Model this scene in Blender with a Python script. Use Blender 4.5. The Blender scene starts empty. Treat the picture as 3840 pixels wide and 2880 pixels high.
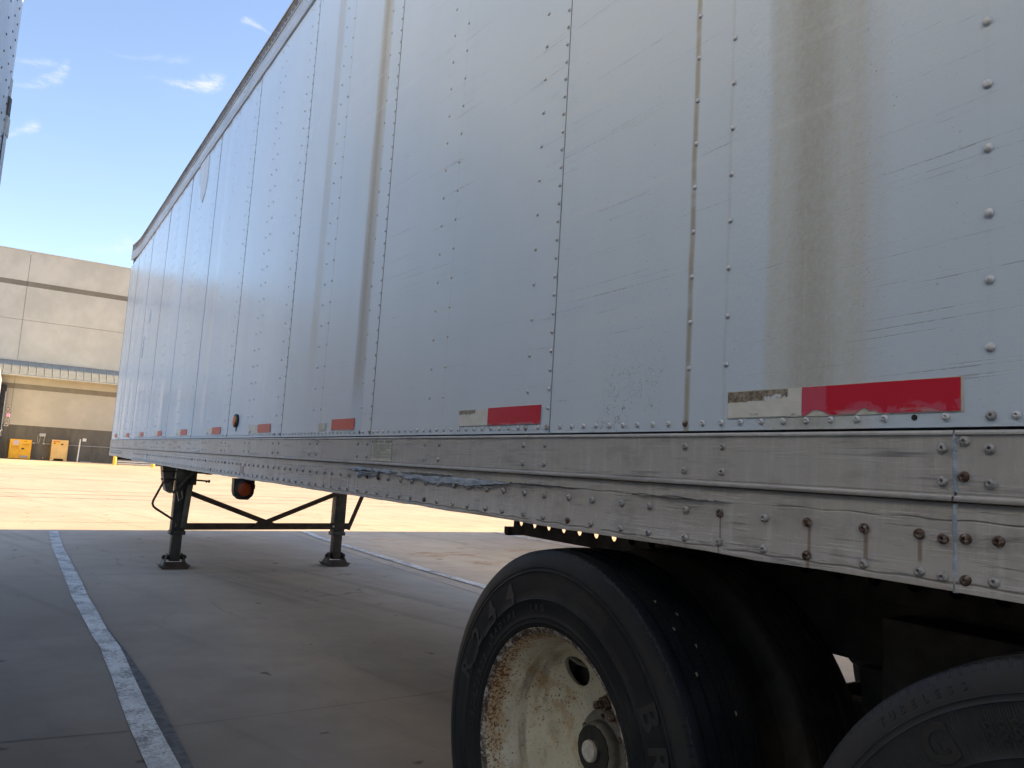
import bpy, bmesh, math, random
from mathutils import Vector, Matrix
random.seed(7)
S = bpy.context.scene
C = S.collection
R = math.radians

# ------------------------------------------------------------------ camera
CAM = Vector((0, 0, 1.2036))
cd = bpy.data.cameras.new("camera")
cam = bpy.data.objects.new("camera", cd); C.objects.link(cam); S.camera = cam
rt = Vector((0.83689367, -0.54418877, 0.05888604)); up = Vector((-0.11011231, -0.06199743, 0.99198367))
fw = Vector((0.53617559, 0.83666893, 0.11180714))
M = Matrix((rt, up, -fw)).transposed().to_4x4(); M.translation = CAM
cam.matrix_world = M
cd.sensor_width = 36; cd.lens = 36 * 2890.88 / 3840; cd.clip_start = 0.02; cd.clip_end = 2000

# ------------------------------------------------------------------ sky, sun, exposure
SUN = Vector((1, 0.028, 0.45)).normalized()
EXPO = 2.66
world = bpy.data.worlds.new("World"); S.world = world; world.use_nodes = True
S.view_settings.view_transform = 'Standard'; S.view_settings.look = 'None'
S.view_settings.exposure = EXPO; S.view_settings.gamma = 1
S.view_settings.use_curve_mapping = False
S.cycles.max_bounces = 7; S.cycles.diffuse_bounces = 4; S.cycles.glossy_bounces = 3; S.cycles.caustics_reflective = False; S.cycles.caustics_refractive = False

class NT:
    """small helper to write node trees"""
    def __init__(s, tree): s.t = tree; s.L = tree.links
    def n(s, ty, **k):
        n = s.t.nodes.new(ty)
        for a, b in k.items(): setattr(n, a, b)
        return n
    def put(s, sock, v):
        if isinstance(v, bpy.types.NodeSocket): s.L.new(v, sock)
        elif v is not None:
            if sock.type == 'RGBA' and not hasattr(v, '__len__'): v = (v, v, v, 1)
            if sock.type == 'RGBA' and len(v) == 3: v = (*v, 1)
            sock.default_value = v
    def m(s, op, a, b=None, c=None, clamp=False):
        n = s.n('ShaderNodeMath', operation=op, use_clamp=clamp)
        for i, v in enumerate((a, b, c)):
            if v is not None: s.put(n.inputs[i], v)
        return n.outputs[0]
    def v(s, op, a, b=None):
        n = s.n('ShaderNodeVectorMath', operation=op)
        s.put(n.inputs[0], a)
        if b is not None: s.put(n.inputs[1], b)
        return n.outputs['Value'] if op in ('DOT_PRODUCT', 'LENGTH') else n.outputs[0]
    def xyz(s, v):
        n = s.n('ShaderNodeSeparateXYZ'); s.put(n.inputs[0], v); return n.outputs
    def comb(s, x, y, z):
        n = s.n('ShaderNodeCombineXYZ')
        for i, v in enumerate((x, y, z)): s.put(n.inputs[i], v)
        return n.outputs[0]
    def noise(s, vec, scale=5, detail=3, rough=.5, dist=0, col=False):
        n = s.n('ShaderNodeTexNoise'); s.put(n.inputs['Vector'], vec)
        n.inputs['Scale'].default_value = scale; n.inputs['Detail'].default_value = detail
        n.inputs['Roughness'].default_value = rough; n.inputs['Distortion'].default_value = dist
        return n.outputs['Color'] if col else n.outputs['Fac']
    def voro(s, vec, scale=5, feat='F1', rnd=1):
        n = s.n('ShaderNodeTexVoronoi', feature=feat); s.put(n.inputs['Vector'], vec)
        n.inputs['Scale'].default_value = scale; n.inputs['Randomness'].default_value = rnd
        return n.outputs['Distance']
    def ss(s, v, a, b, lo=0., hi=1.):
        n = s.n('ShaderNodeMapRange', interpolation_type='SMOOTHSTEP')
        for i, q in enumerate((v, a, b, lo, hi)): s.put(n.inputs[i], q)
        return n.outputs[0]
    def band(s, v, a, b, w):     # 1 between a and b with soft borders of width w
        return s.m('MULTIPLY', s.ss(v, a - w, a + w), s.ss(v, b - w, b + w, 1., 0.))
    def mix(s, f, a, b):
        n = s.n('ShaderNodeMix', data_type='RGBA'); s.put(n.inputs[0], f); s.put(n.inputs[6], a); s.put(n.inputs[7], b)
        return n.outputs[2]
    def bump(s, h, strength=.3, dist=.01, normal=None):
        n = s.n('ShaderNodeBump'); s.put(n.inputs['Height'], h)
        n.inputs['Strength'].default_value = strength; n.inputs['Distance'].default_value = dist
        if normal is not None: s.put(n.inputs['Normal'], normal)
        return n.outputs[0]
    def scale(s, v, k):
        return s.v('MULTIPLY', v, k)

wn = NT(world.node_tree)
bg = world.node_tree.nodes['Background']
sky = wn.n('ShaderNodeTexSky', sky_type='NISHITA', sun_disc=False)
sky.sun_elevation = math.atan2(SUN.z, math.hypot(SUN.x, SUN.y)); sky.sun_rotation = math.atan2(SUN.x, SUN.y)
sky.air_density = 1.0; sky.dust_density = 0.4; sky.ozone_density = 2.2; sky.altitude = 100
tc = wn.n('ShaderNodeTexCoord').outputs['Generated']
dirv = wn.v('NORMALIZE', tc)
cloud = None
wisp_noise = wn.noise(wn.scale(dirv, (1, 1, 1)), 20, 6, .7)
fib_noise = wn.noise(wn.scale(dirv, (30, 30, 95)), 2.0, 6, .7)
WISPS = [  # tail direction, head direction, half thickness, sag, strength
    ((0.0927, 0.909, 0.400), (0.158, 0.8952, 0.4185), .0075, -.006, .95),
    ((-0.040, 0.9313, 0.3610), (0.0115, 0.9217, 0.3890), .0058, -.010, .55),
    ((-0.06, 0.9200, 0.3870), (-0.003, 0.92, 0.3925), .0042, -.004, .3),
    ((0.1960, 0.8559, 0.4765), (0.1656, 0.86, 0.4840), .0036, .002, .6),
    ((-0.043, 0.9477, 0.3120), (-0.0123, 0.9424, 0.3350), .0052, -.002, .55),
    ((0.042, 0.9729, 0.2190), (0.0926, 0.9687, 0.2330), .0100, .0, .30),
    ((0.0418, 0.9079, 0.418), (0.1218, 0.8939, 0.4314), .0040, -.004, .2)]
for a, b, th, sag, st in WISPS:
    a = Vector(a).normalized(); b = Vector(b).normalized(); mid = (a + b) / 2
    e1 = (b - a); hl = e1.length / 2; e1.normalize(); e2 = e1.cross(mid).normalized()
    if e2.z < 0: e2 = -e2
    d0 = wn.v('SUBTRACT', dirv, tuple(mid))
    u = wn.m('DIVIDE', wn.v('DOT_PRODUCT', d0, tuple(e1)), hl)
    v = wn.v('DOT_PRODUCT', d0, tuple(e2))
    warp = wn.m('MULTIPLY', wn.m('SUBTRACT', wisp_noise, .5), th * 4)
    curve = wn.m('MULTIPLY', wn.m('MULTIPLY', u, u), -sag)
    v2 = wn.m('ABSOLUTE', wn.m('ADD', wn.m('SUBTRACT', v, curve), warp))
    wid = wn.ss(u, -1.2, .8, th * .5, th * 1.5)
    q = wn.ss(wn.m('DIVIDE', v2, wid), .0, 1.5, 1., 0.)
    q = wn.m('MULTIPLY', wn.m('POWER', q, 2.2), wn.ss(u, -1.5, .9, .12, 1.))
    q = wn.m('MULTIPLY', q, wn.m('MULTIPLY', wn.ss(u, -1.9, -.9), wn.ss(u, .75, 1.25, 1., 0.)))
    q = wn.m('MULTIPLY', q, wn.ss(fib_noise, .32, .68, .15 * st, min(1., 1.2 * st)))
    cloud = q if cloud is None else wn.m('MAXIMUM', cloud, q)
veil = wn.m('MULTIPLY', wn.ss(wn.noise(wn.scale(dirv, (3, 3, 14)), 2.0, 5, .6), .5, .85), .045)
cloud = wn.m('MAXIMUM', cloud, veil)
skc = wn.mix(cloud, wn.v('MULTIPLY', sky.outputs[0], (1.03, .91, .875)), (2.75, 2.85, 2.95))
world.node_tree.links.new(skc, bg.inputs[0])
bg.inputs[1].default_value = 0.0575

sd = bpy.data.lights.new("sun", 'SUN'); sd.energy = 2.4; sd.angle = R(0.53); sd.color = (1.0, .73, .36)
sun = bpy.data.objects.new("sun", sd); C.objects.link(sun)
sun.rotation_euler = SUN.to_track_quat('Z', 'Y').to_euler(); sun.location = (0, 0, 30)

# ------------------------------------------------------------------ materials
def mat(name, base=(.5, .5, .5), rough=.5, metal=0., spec=None, build=None, emis=None):
    m = bpy.data.materials.new(name); m.use_nodes = True
    b = m.node_tree.nodes['Principled BSDF']; N = NT(m.node_tree)
    N.put(b.inputs['Base Color'], base); b.inputs['Roughness'].default_value = rough
    b.inputs['Metallic'].default_value = metal
    if spec is not None: b.inputs['Specular IOR Level'].default_value = spec
    if emis: N.put(b.inputs['Emission Color'], emis[0]); b.inputs['Emission Strength'].default_value = emis[1]
    if build: build(N, b)
    return m
def gpos(N): return N.n('ShaderNodeNewGeometry').outputs['Position']
def opos(N): return N.n('ShaderNodeTexCoord').outputs['Object']

def worn(name, c1, c2, scale=8, rough=.6, metal=0., bs=.2, spec=None, st=(1, 1, 1), lo=.35, hi=.65):
    def f(N, b):
        P = N.scale(gpos(N), st)
        n = N.noise(P, scale, 6, .62)
        N.put(b.inputs['Base Color'], N.mix(N.ss(n, lo, hi), c1, c2))
        N.put(b.inputs['Roughness'], N.ss(N.noise(P, scale * 2.3, 3), .2, .8, max(rough - .12, .05), min(rough + .15, 1)))
        if bs: N.put(b.inputs['Normal'], N.bump(N.noise(P, scale * 9, 4, .6), bs, .002))
    return mat(name, c1, rough, metal, spec, f)

def white_side(N, b):
    P = gpos(N); x, y, z = N.xyz(P)
    n1 = N.noise(P, .8, 3, .5); n2 = N.noise(N.scale(P, (1, 3, .35)), 1.6, 4, .55)
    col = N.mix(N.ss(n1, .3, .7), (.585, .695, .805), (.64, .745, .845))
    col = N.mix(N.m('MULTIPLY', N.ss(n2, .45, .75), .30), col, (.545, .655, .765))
    fine = N.noise(P, 260, 2, .6)
    # weathered brown-grey bands that run down the sheets
    yw = N.m('ADD', y, N.m('MULTIPLY', N.m('SUBTRACT', N.noise(N.scale(P, (1, 9, 1.1)), 3, 5, .7), .5), .034))
    gran = N.ss(N.noise(N.scale(P, (60, 60, 34)), 1.6, 5, .8), .30, .70, .62, 1.)
    def bandmix(col, a, bb, w, k, c, ztop=None, zbot=None):
        m_ = N.band(yw, a, bb, w)
        if zbot is not None: m_ = N.m('MULTIPLY', m_, N.ss(z, zbot[0], zbot[1]))
        return N.mix(N.m('MULTIPLY', N.m('MULTIPLY', m_, gran), k), col, c)
    col = bandmix(col, .772, .980, .016, .78, (.545, .555, .50))
    col = bandmix(col, .845, .925, .028, .62, (.37, .37, .325))
    col = bandmix(col, .735, .79, .02, .35, (.56, .58, .58))
    stripe = N.noise(N.scale(P, (1, 90, 2.5)), 1, 3, .6)
    col = N.mix(N.m('MULTIPLY', N.m('MULTIPLY', N.band(y, .76, .99, .01), N.ss(stripe, .5, .75)), .30), col, (.62, .62, .58))
    col = bandmix(col, 3.045, 3.150, .018, .80, (.46, .445, .38), zbot=(1.38, 1.62))
    col = bandmix(col, 3.085, 3.125, .014, .65, (.34, .325, .275), zbot=(1.42, 2.0))
    col = bandmix(col, 3.70, 3.80, .022, .60, (.45, .42, .34), zbot=(1.45, 2.0))
    col = bandmix(col, 6.30, 6.42, .04, .22, (.48, .44, .36), zbot=(1.5, 2.6))
    # run-off streaks under rivet columns
    for yy, wd, k in ((1.187, .0075, .85), (1.084, .0045, .16), (.571, .005, .05), (2.312, .004, .10), (3.537, .003, .6), (3.036, .003, .3)):
        wig = N.m('ADD', N.m('SUBTRACT', y, yy), N.m('MULTIPLY', N.m('SUBTRACT', N.noise(N.scale(P, (1, 1, 2.2)), 2.5, 3), .5), .010))
        mk = N.m('MULTIPLY', N.ss(N.m('ABSOLUTE', wig), wd * .3, wd * 1.5, 1., 0.), N.ss(N.noise(N.scale(P, (1, 1, 6)), 3, 3), .25, .55, .35, 1.))
        col = N.mix(N.m('MULTIPLY', mk, k), col, (.36, .325, .235))
    # long scrapes along the trailer
    dy = N.m('MULTIPLY', y, .30)
    sc = N.comb(0., dy, N.m('ADD', z, N.m('MULTIPLY', N.m('SINE', N.m('MULTIPLY', y, .9)), .05)))
    scr = N.noise(N.scale(sc, (1, 3.2, 150)), 1, 3, .72)
    brk = N.ss(N.noise(N.scale(P, (1, 2.2, 1.6)), 1.7, 5, .65), .42, .58)
    scm = N.m('MULTIPLY', N.m('MULTIPLY', N.ss(scr, .61, .655), brk), N.ss(y, 4.5, 2.0))
    dsh = N.ss(N.noise(N.scale(P, (1, 70, 12)), 1, 2), .40, .55)
    scm = N.m('MULTIPLY', scm, N.ss(dsh, 0., 1., .35, 1.))
    col = N.mix(N.m('MULTIPLY', scm, .36), col, (.17, .17, .165))
    soft = N.m('MULTIPLY', N.ss(N.noise(N.scale(sc, (1, 1.4, 26)), 1, 4, .6), .55, .75), N.ss(n1, .4, .6))
    col = N.mix(N.m('MULTIPLY', soft, .22), col, (.80, .82, .83))
    # corrosion worms and chips low on the sheets
    cl = N.ss(N.noise(N.scale(P, (1, 1, .8)), 3.4, 3, .6), .50, .60)
    low = N.m('MULTIPLY', N.m('MULTIPLY', N.ss(z, 1.56, 1.34), .75), N.m('MULTIPLY', N.band(y, 1.06, 1.62, .10), cl))
    vz = N.voro(N.v('ADD', P, N.scale(N.noise(P, 30, 2, .5, 0, True), (.04, .04, .04))), 85, 'DISTANCE_TO_EDGE')
    wm = N.m('MULTIPLY', N.m('MULTIPLY', N.ss(vz, .055, .02), N.ss(N.noise(P, 75, 2), .47, .58)), low)
    col = N.mix(N.m('MULTIPLY', wm, .9), col, (.13, .12, .11))
    pits = N.m('MULTIPLY', N.ss(N.noise(P, 190, 1), .71, .76), N.m('MULTIPLY', N.band(y, .5, 1.7, .15), N.ss(n2, .40, .65)))
    col = N.mix(N.m('MULTIPLY', pits, .75), col, (.15, .14, .12))
    N.put(b.inputs['Base Color'], col)
    stain = N.m('MAXIMUM', N.band(y, .76, .985, .01), N.m('MULTIPLY', N.band(y, 3.04, 3.16, .02), .8))
    far = N.ss(y, 2.2, 6.5)
    rg = N.m('SUBTRACT', N.m('ADD', N.ss(n1, .3, .7, .36, .44), N.m('MULTIPLY', stain, .28)), N.m('MULTIPLY', far, .24))
    N.put(b.inputs['Roughness'], rg)
    peel = N.noise(N.scale(P, (60, 60, 40)), 1.3, 4, .7)
    tex = N.m('ADD', N.m('MULTIPLY', fine, .25), N.m('MULTIPLY', N.m('MULTIPLY', peel, N.m('MAXIMUM', N.band(y, .72, 1.10, .10), .12)), 1.6))
    b1 = N.bump(tex, .22, .0016)
    nr = N.n('ShaderNodeNewGeometry').outputs['Normal']
    b1 = N.bump(N.m('SUBTRACT', tex, N.m('MULTIPLY', N.m('ADD', scm, wm), .8)), .45, .0018)
    N.put(b.inputs['Normal'], b1)
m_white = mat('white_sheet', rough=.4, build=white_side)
m_white2 = worn('white_sheet_plain', (.58, .61, .64), (.66, .69, .71), 2, .38, bs=.05, st=(1, 1, .4))

def alu(N, b):
    P = gpos(N); x, y, z = N.xyz(P)
    n1 = N.noise(N.scale(P, (1, .6, 2)), 2.2, 5, .6)
    col = N.mix(N.ss(n1, .3, .7), (.37, .365, .35), (.47, .465, .45))
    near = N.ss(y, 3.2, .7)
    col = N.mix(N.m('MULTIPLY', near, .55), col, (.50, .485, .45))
    vst = N.noise(N.scale(P, (1, 48, 5)), 1, 4, .65)
    col = N.mix(N.m('MULTIPLY', N.ss(vst, .45, .75), .6), col, (.58, .58, .565))
    drip = N.noise(N.scale(P, (1, 150, 22)), 1, 3, .6)
    col = N.mix(N.m('MULTIPLY', N.ss(drip, .62, .74), .40), col, (.64, .635, .61))
    sc = N.noise(N.scale(P, (1, 5.5, 190)), 1, 4, .75)
    msk = N.ss(N.noise(N.scale(P, (1, 3, 10)), 2.0, 4, .6), .42, .62)
    low = N.m('MULTIPLY', N.m('MAXIMUM', N.ss(z, 1.205, 1.18), .45), N.ss(y, 6., 2.2, .45, 1.))
    sm = N.m('MULTIPLY', N.m('MULTIPLY', N.ss(sc, .575, .63), msk), low)
    col = N.mix(N.m('MULTIPLY', sm, .55), col, (.14, .138, .13))
    mot = N.noise(N.scale(P, (1, 2.4, 5)), 3.2, 5, .65)
    col = N.mix(N.m('MULTIPLY', N.ss(mot, .50, .72), .40), col, (.20, .19, .17))
    sh = N.m('MULTIPLY', N.m('MULTIPLY', N.ss(N.noise(N.scale(P, (3, 6.5, 170)), 1.1, 4, .75), .54, .61), msk), low)
    col = N.mix(N.m('MULTIPLY', sh, .75), col, (.62, .62, .61))
    scf = N.m('MULTIPLY', N.ss(N.noise(N.scale(P, (1, 2.2, 42)), 1.2, 4, .6), .56, .70), N.ss(z, 1.16, 1.24))
    col = N.mix(N.m('MULTIPLY', scf, .75), col, (.15, .15, .155))
    zz = N.m('ADD', z, N.m('MULTIPLY', N.m('SINE', N.m('MULTIPLY', y, 61)), .0012))
    gr = N.m('MULTIPLY', N.band(zz, 1.074, 1.0775, .0012), N.ss(N.noise(N.scale(P, (1, 16, 1)), 1, 2), .36, .44))
    gr = N.m('MAXIMUM', gr, N.m('MULTIPLY', N.band(zz, 1.167, 1.1695, .0012), N.ss(N.noise(N.scale(P, (1, 4, 1)), 1.3, 3), .42, .5)))
    col = N.mix(N.m('MULTIPLY', gr, .6), col, (.12, .118, .11))
    bead_band = N.m('MULTIPLY', N.ss(z, 1.182, 1.196), N.ss(z, 1.206, 1.198))  # darker band along the underside of the rub rail bead
    col = N.mix(N.m('MULTIPLY', bead_band, .55), col, (.10, .085, .06))
    # rust runs below the rusted bolts
    for yy, z1, z0, w in ((.875, 1.136, 1.062, .005), (.767, 1.136, 1.09, .006), (.676, 1.134, 1.10, .005), (1.080, 1.14, 1.062, .003),
                          (3.098, 1.14, 1.09, .004), (3.005, 1.14, 1.09, .004), (3.409, 1.14, 1.09, .005), (3.314, 1.14, 1.09, .005)):
        k = N.m('MULTIPLY', N.ss(N.m('ABSOLUTE', N.m('SUBTRACT', y, yy)), w * .3, w, 1., 0.), N.band(z, z0, z1, .006))
        col = N.mix(N.m('MULTIPLY', k, .65), col, (.16, .10, .045) if yy < 1 else (.08, .06, .05))
    N.put(b.inputs['Base Color'], col)
    N.put(b.inputs['Roughness'], N.ss(n1, .2, .8, .42, .60))
    h = N.m('SUBTRACT', N.m('MULTIPLY', sh, .6), N.m('ADD', N.m('MULTIPLY', sm, 1.), gr))
    h = N.m('ADD', h, N.m('MULTIPLY', N.noise(P, 120, 4, .6), .25))
    h = N.m('ADD', h, N.m('MULTIPLY', N.noise(N.scale(P, (1, 9, 16)), 1, 3, .5), 1.0))
    N.put(b.inputs['Normal'], N.bump(h, .55, .003))
m_alu = mat('side_rail_aluminium', rough=.5, metal=.15, build=alu)
m_alu2 = worn('bright_aluminium', (.44, .45, .46), (.56, .57, .58), 6, .42, .35, .1, st=(1, .3, 2))
m_rivet = worn('rivet_metal', (.50, .52, .54), (.68, .69, .70), 160, .42, .35, .1)
m_bolt = worn('bolt_metal', (.27, .265, .25), (.50, .50, .49), 150, .42, .55, .5)
m_rust = worn('rusted_bolt', (.085, .040, .025), (.34, .31, .27), 130, .65, .1, .6, lo=.45, hi=.68)
m_brown = worn('brown_roof_edge', (.10, .078, .062), (.17, .14, .12), 7, .6, .1, .2)
m_dark = worn('dark_gap', (.012, .012, .012), (.03, .03, .028), 8, .7)
m_seam = worn('seam_shadow', (.12, .135, .155), (.22, .24, .27), 12, .6)  # sheet joint colour with the joint's shadow painted in
m_chassis = worn('black_chassis_steel', (.008, .009, .011), (.022, .021, .02), 9, .72, .0, .4)
m_floor = worn('underside_wood_and_steel', (.36, .32, .26), (.46, .41, .34), 6, .8)
m_leg = worn('near_black_steel', (.012, .014, .015), (.030, .032, .032), 7, .42, .1, .3)
m_legdark = worn('dark_brown_steel', (.016, .010, .008), (.045, .028, .022), 9, .6, .0, .3)
m_box = worn('gearbox_steel', (.05, .055, .05), (.13, .13, .12), 6, .5, .3, .3)
m_seal = worn('blue_grey_sealant', (.28, .36, .45), (.46, .53, .61), 26, .55, 0, .9, st=(1, 1, 2))
m_black = mat('black_plastic', (.012, .012, .013), .45)
m_amber = worn('amber_lens', (.42, .10, .012), (.60, .17, .02), 60, .25, 0, .3)
m_reddot = worn('red_orange_lens', (.22, .028, .006), (.36, .06, .010), 22, .35, 0, .2)
m_roof = worn('grey_roof', (.45, .45, .44), (.55, .55, .53), 2, .5)

def tape_red(N, b):
    P = gpos(N); x, y, z = N.xyz(P)
    w = N.v('ADD', P, N.scale(N.noise(P, 14, 3, .6, 0, True), (.02, .02, .02)))
    v = N.n('ShaderNodeTexVoronoi'); N.put(v.inputs['Vector'], w); v.inputs['Scale'].default_value = 46
    lowm = N.ss(N.m('ADD', z, N.m('MULTIPLY', N.m('SUBTRACT', v.outputs['Distance'], .3), .02)), 1.362, 1.352)
    flake = N.m('MULTIPLY', N.ss(N.noise(w, 22, 3, .6), .50, .53), lowm)
    pale = N.m('MAXIMUM', flake, N.m('MULTIPLY', N.ss(y, .843, .850), N.ss(N.noise(P, 9), .30, .36)))
    pale = N.m('MULTIPLY', pale, N.ss(y, 1.2, 1.1))
    g = N.m('ADD', N.m('SINE', N.m('MULTIPLY', N.m('ADD', y, z), 1100)), N.m('SINE', N.m('MULTIPLY', N.m('SUBTRACT', y, z), 1100)))
    col = N.mix(N.ss(g, .9, 1.8, 0., .25), (.60, .010, .034), (.47, .008, .026))
    col = N.mix(pale, col, (.58, .070, .120))
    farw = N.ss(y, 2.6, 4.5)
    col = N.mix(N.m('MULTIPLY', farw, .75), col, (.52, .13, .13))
    wear = N.m('MULTIPLY', N.ss(z, 1.345, 1.337), N.ss(N.noise(N.scale(P, (1, 22, 70)), 1.3, 4), .45, .55))
    col = N.mix(N.m('MULTIPLY', wear, .7), col, (.50, .33, .34))
    N.put(b.inputs['Base Color'], col)
    N.put(b.inputs['Roughness'], N.mix(pale, (.28, .28, .28), (.5, .5, .5)))
m_tapered = mat('red_reflective_film', rough=.3, build=tape_red)
def tape_white(N, b):
    P = gpos(N); x, y, z = N.xyz(P)
    n = N.noise(N.scale(P, (1, 1, 1.5)), 26, 5, .7)
    zt = N.m('ADD', z, N.m('MULTIPLY', N.m('SUBTRACT', N.noise(P, 24, 4, .6), .5), .016))
    zline = N.m('ADD', 1.362, N.m('MULTIPLY', N.m('SUBTRACT', 1.08, y), .05))
    grime = N.m('MULTIPLY', N.ss(N.m('SUBTRACT', zt, zline), -.001, .002), N.m('MULTIPLY', N.ss(y, .925, .93), N.ss(y, 1.2, 1.1)))
    grime = N.m('MAXIMUM', grime, N.m('MULTIPLY', N.m('MULTIPLY', N.ss(zt, 1.372, 1.376), N.band(y, 2.085, 2.2, .002)), .9))
    col = N.mix(N.ss(n, .3, .7), (.66, .66, .60), (.76, .76, .72))
    g = N.mix(N.ss(N.noise(P, 90, 4, .7), .35, .65), (.13, .10, .065), (.36, .32, .25))
    sp = N.m('MULTIPLY', N.m('MULTIPLY', N.band(N.m('ADD', y, N.m('MULTIPLY', N.noise(P, 34, 3), .03)), .955, .998, .004), N.band(N.m('ADD', zt, N.m('MULTIPLY', N.m('SUBTRACT', y, .96), .08)), 1.366, 1.377, .001)), N.ss(N.noise(P, 110, 3), .4, .5))
    g = N.mix(sp, g, (.68, .72, .76))
    N.put(b.inputs['Base Color'], N.mix(grime, col, g))
m_tapewhite = mat('white_reflective_film', rough=.5, build=tape_white)
m_tapesmall = worn('pale_film', (.50, .52, .45), (.62, .62, .56), 40, .5)
m_labelpaper = worn('label_paper', (.60, .61, .53), (.68, .69, .60), 30, .6)
m_ink = mat('label_ink', (.03, .03, .03), .6)
m_inkgrey = mat('faded_label_ink', (.13, .13, .115), .6)

def tyre(side=True):
    def f(N, b):
        P = opos(N); x, y, z = N.xyz(P)
        r = N.m('SQRT', N.m('ADD', N.m('MULTIPLY', y, y), N.m('MULTIPLY', z, z)))
        a = N.m('ARCTAN2', y, z)
        n = N.noise(P, 7, 5, .6)
        col = N.mix(N.ss(n, .3, .7), (.006, .0078, .0115) if side else (.016, .019, .024), (.011, .0135, .017) if side else (.028, .032, .038))
        dust = N.m('MULTIPLY', N.ss(N.noise(N.scale(P, (2, 1, 1)), 3.2, 4, .6), .48, .72), N.band(r, .33, .505, .02))
        col = N.mix(N.m('MULTIPLY', dust, .40), col, (.042, .042, .042))
        ring = N.m('MULTIPLY', N.band(r, .470, .498, .004), .35)
        col = N.mix(ring, col, (.034, .033, .033))
        scuf = N.m('MULTIPLY', N.ss(N.noise(N.comb(N.m('MULTIPLY', r, 60), N.m('MULTIPLY', a, 1.8), 0.), 1, 4, .6), .58, .72), .30)
        col = N.mix(scuf, col, (.05, .049, .048))
        N.put(b.inputs['Base Color'], col)
        N.put(b.inputs['Roughness'], N.ss(n, .3, .7, .42, .60))
        rib = N.m('MULTIPLY', N.m('SINE', N.m('MULTIPLY', a, 620)), N.band(r, .392, .452, .002))
        sec = N.ss(N.m('SINE', N.m('ADD', N.m('MULTIPLY', a, 2.0), 1.1)), .0, .08)
        rib = N.m('MULTIPLY', N.m('MULTIPLY', rib, sec), N.ss(N.m('ABSOLUTE', x), .09, .10))
        notch = N.m('MULTIPLY', N.ss(N.m('SINE', N.m('MULTIPLY', a, 170)), .55, .8), N.m('MULTIPLY', N.band(r, .499, .5085, .0010), N.ss(N.m('ABSOLUTE', x), .088, .094)))
        sipe = N.m('MULTIPLY', N.ss(N.noise(N.comb(N.m('MULTIPLY', a, 34), N.m('MULTIPLY', x, 40), 0.), 1, 1), .495, .51), N.ss(N.noise(N.comb(N.m('MULTIPLY', a, 34), N.m('MULTIPLY', x, 40), 0.), 1, 1), .525, .51))
        sipe = N.m('MULTIPLY', sipe, N.ss(r, .507, .509))
        h = N.m('SUBTRACT', N.m('MULTIPLY', rib, .35), N.m('ADD', N.m('MULTIPLY', notch, 3.), sipe))
        h = N.m('ADD', h, N.m('MULTIPLY', N.noise(P, 150, 3), .3))
        for rr in (.385, .4555, .4655, .320, .326, .332, .338):
            h = N.m('ADD', h, N.m('MULTIPLY', N.band(r, rr - .0006, rr + .0006, .0008), 1.3 if rr > .36 else .8))
        N.put(b.inputs['Normal'], N.bump(h, .5, .0022))
    return f
m_tyre = mat('tyre_rubber', (.02, .02, .02), .5, spec=.2, build=tyre())
m_tyre2 = mat('dusty_tyre_rubber', (.02, .02, .02), .5, spec=.3, build=tyre(False))
m_tyre3 = worn('brown_dusty_rubber', (.030, .026, .023), (.05, .044, .039), 9, .7, bs=.2)
m_letter = mat('tyre_letters', (.013, .015, .019), .42)
m_pebble = worn('pebble', (.16, .14, .11), (.32, .29, .24), 30, .8)

def rimmat(N, b):
    P = opos(N); x, y, z = N.xyz(P)
    r = N.m('SQRT', N.m('ADD', N.m('MULTIPLY', y, y), N.m('MULTIPLY', z, z)))
    n = N.noise(P, 6, 5, .6); sp = N.noise(P, 120, 5, .75); sp2 = N.noise(P, 190, 3, .7)
    col = N.mix(N.ss(n, .3, .7), (.50, .475, .38), (.66, .63, .53))
    grime = N.m('MULTIPLY', N.ss(N.noise(N.scale(P, (4, 1, 1)), 7, 5, .65), .46, .66), N.band(x, -.04, .07, .03))
    col = N.mix(N.m('MULTIPLY', grime, .6), col, (.14, .105, .075))
    ru = N.ss(x, .03, -.10)                       # the outer part of the barrel is the rustiest
    amt = N.m('ADD', N.m('MULTIPLY', N.m('POWER', ru, 5), .125), N.m('MULTIPLY', N.m('SUBTRACT', N.noise(P, 5, 4), .5), .16))
    rm = N.ss(N.m('ADD', sp, amt), .585, .66)
    rc = N.mix(N.ss(sp2, .35, .65), (.085, .036, .016), (.25, .115, .036))
    halo = N.ss(N.m('ADD', N.noise(P, 20, 5), N.m('ADD', amt, N.m('MULTIPLY', N.m('POWER', ru, 4), .12))), .50, .74)
    col = N.mix(N.m('MULTIPLY', halo, .65), col, (.42, .26, .10))
    col = N.mix(rm, col, rc)
    dots = N.ss(N.noise(P, 150, 1), .70, .75)
    col = N.mix(dots, col, (.06, .025, .015))
    lip = N.ss(x, -.106, -.110)
    chip = N.mix(N.ss(N.noise(P, 45, 6, .75), .46, .60), (.060, .036, .028), (.42, .40, .37))
    col = N.mix(lip, col, chip)
    N.put(b.inputs['Base Color'], col)
    N.put(b.inputs['Roughness'], N.mix(rm, (.42, .42, .42), (.85, .85, .85)))
    N.put(b.inputs['Normal'], N.bump(N.m('ADD', rm, N.m('MULTIPLY', sp, .5)), .4, .0015))
m_rim = mat('cream_rusty_rim', rough=.45, build=rimmat)
m_hub = worn('grey_hub', (.13, .12, .105), (.22, .205, .18), 22, .6, .1, .4)
m_capwhite = worn('white_cap', (.42, .41, .38), (.62, .61, .58), 40, .5, 0, .3)

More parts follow.
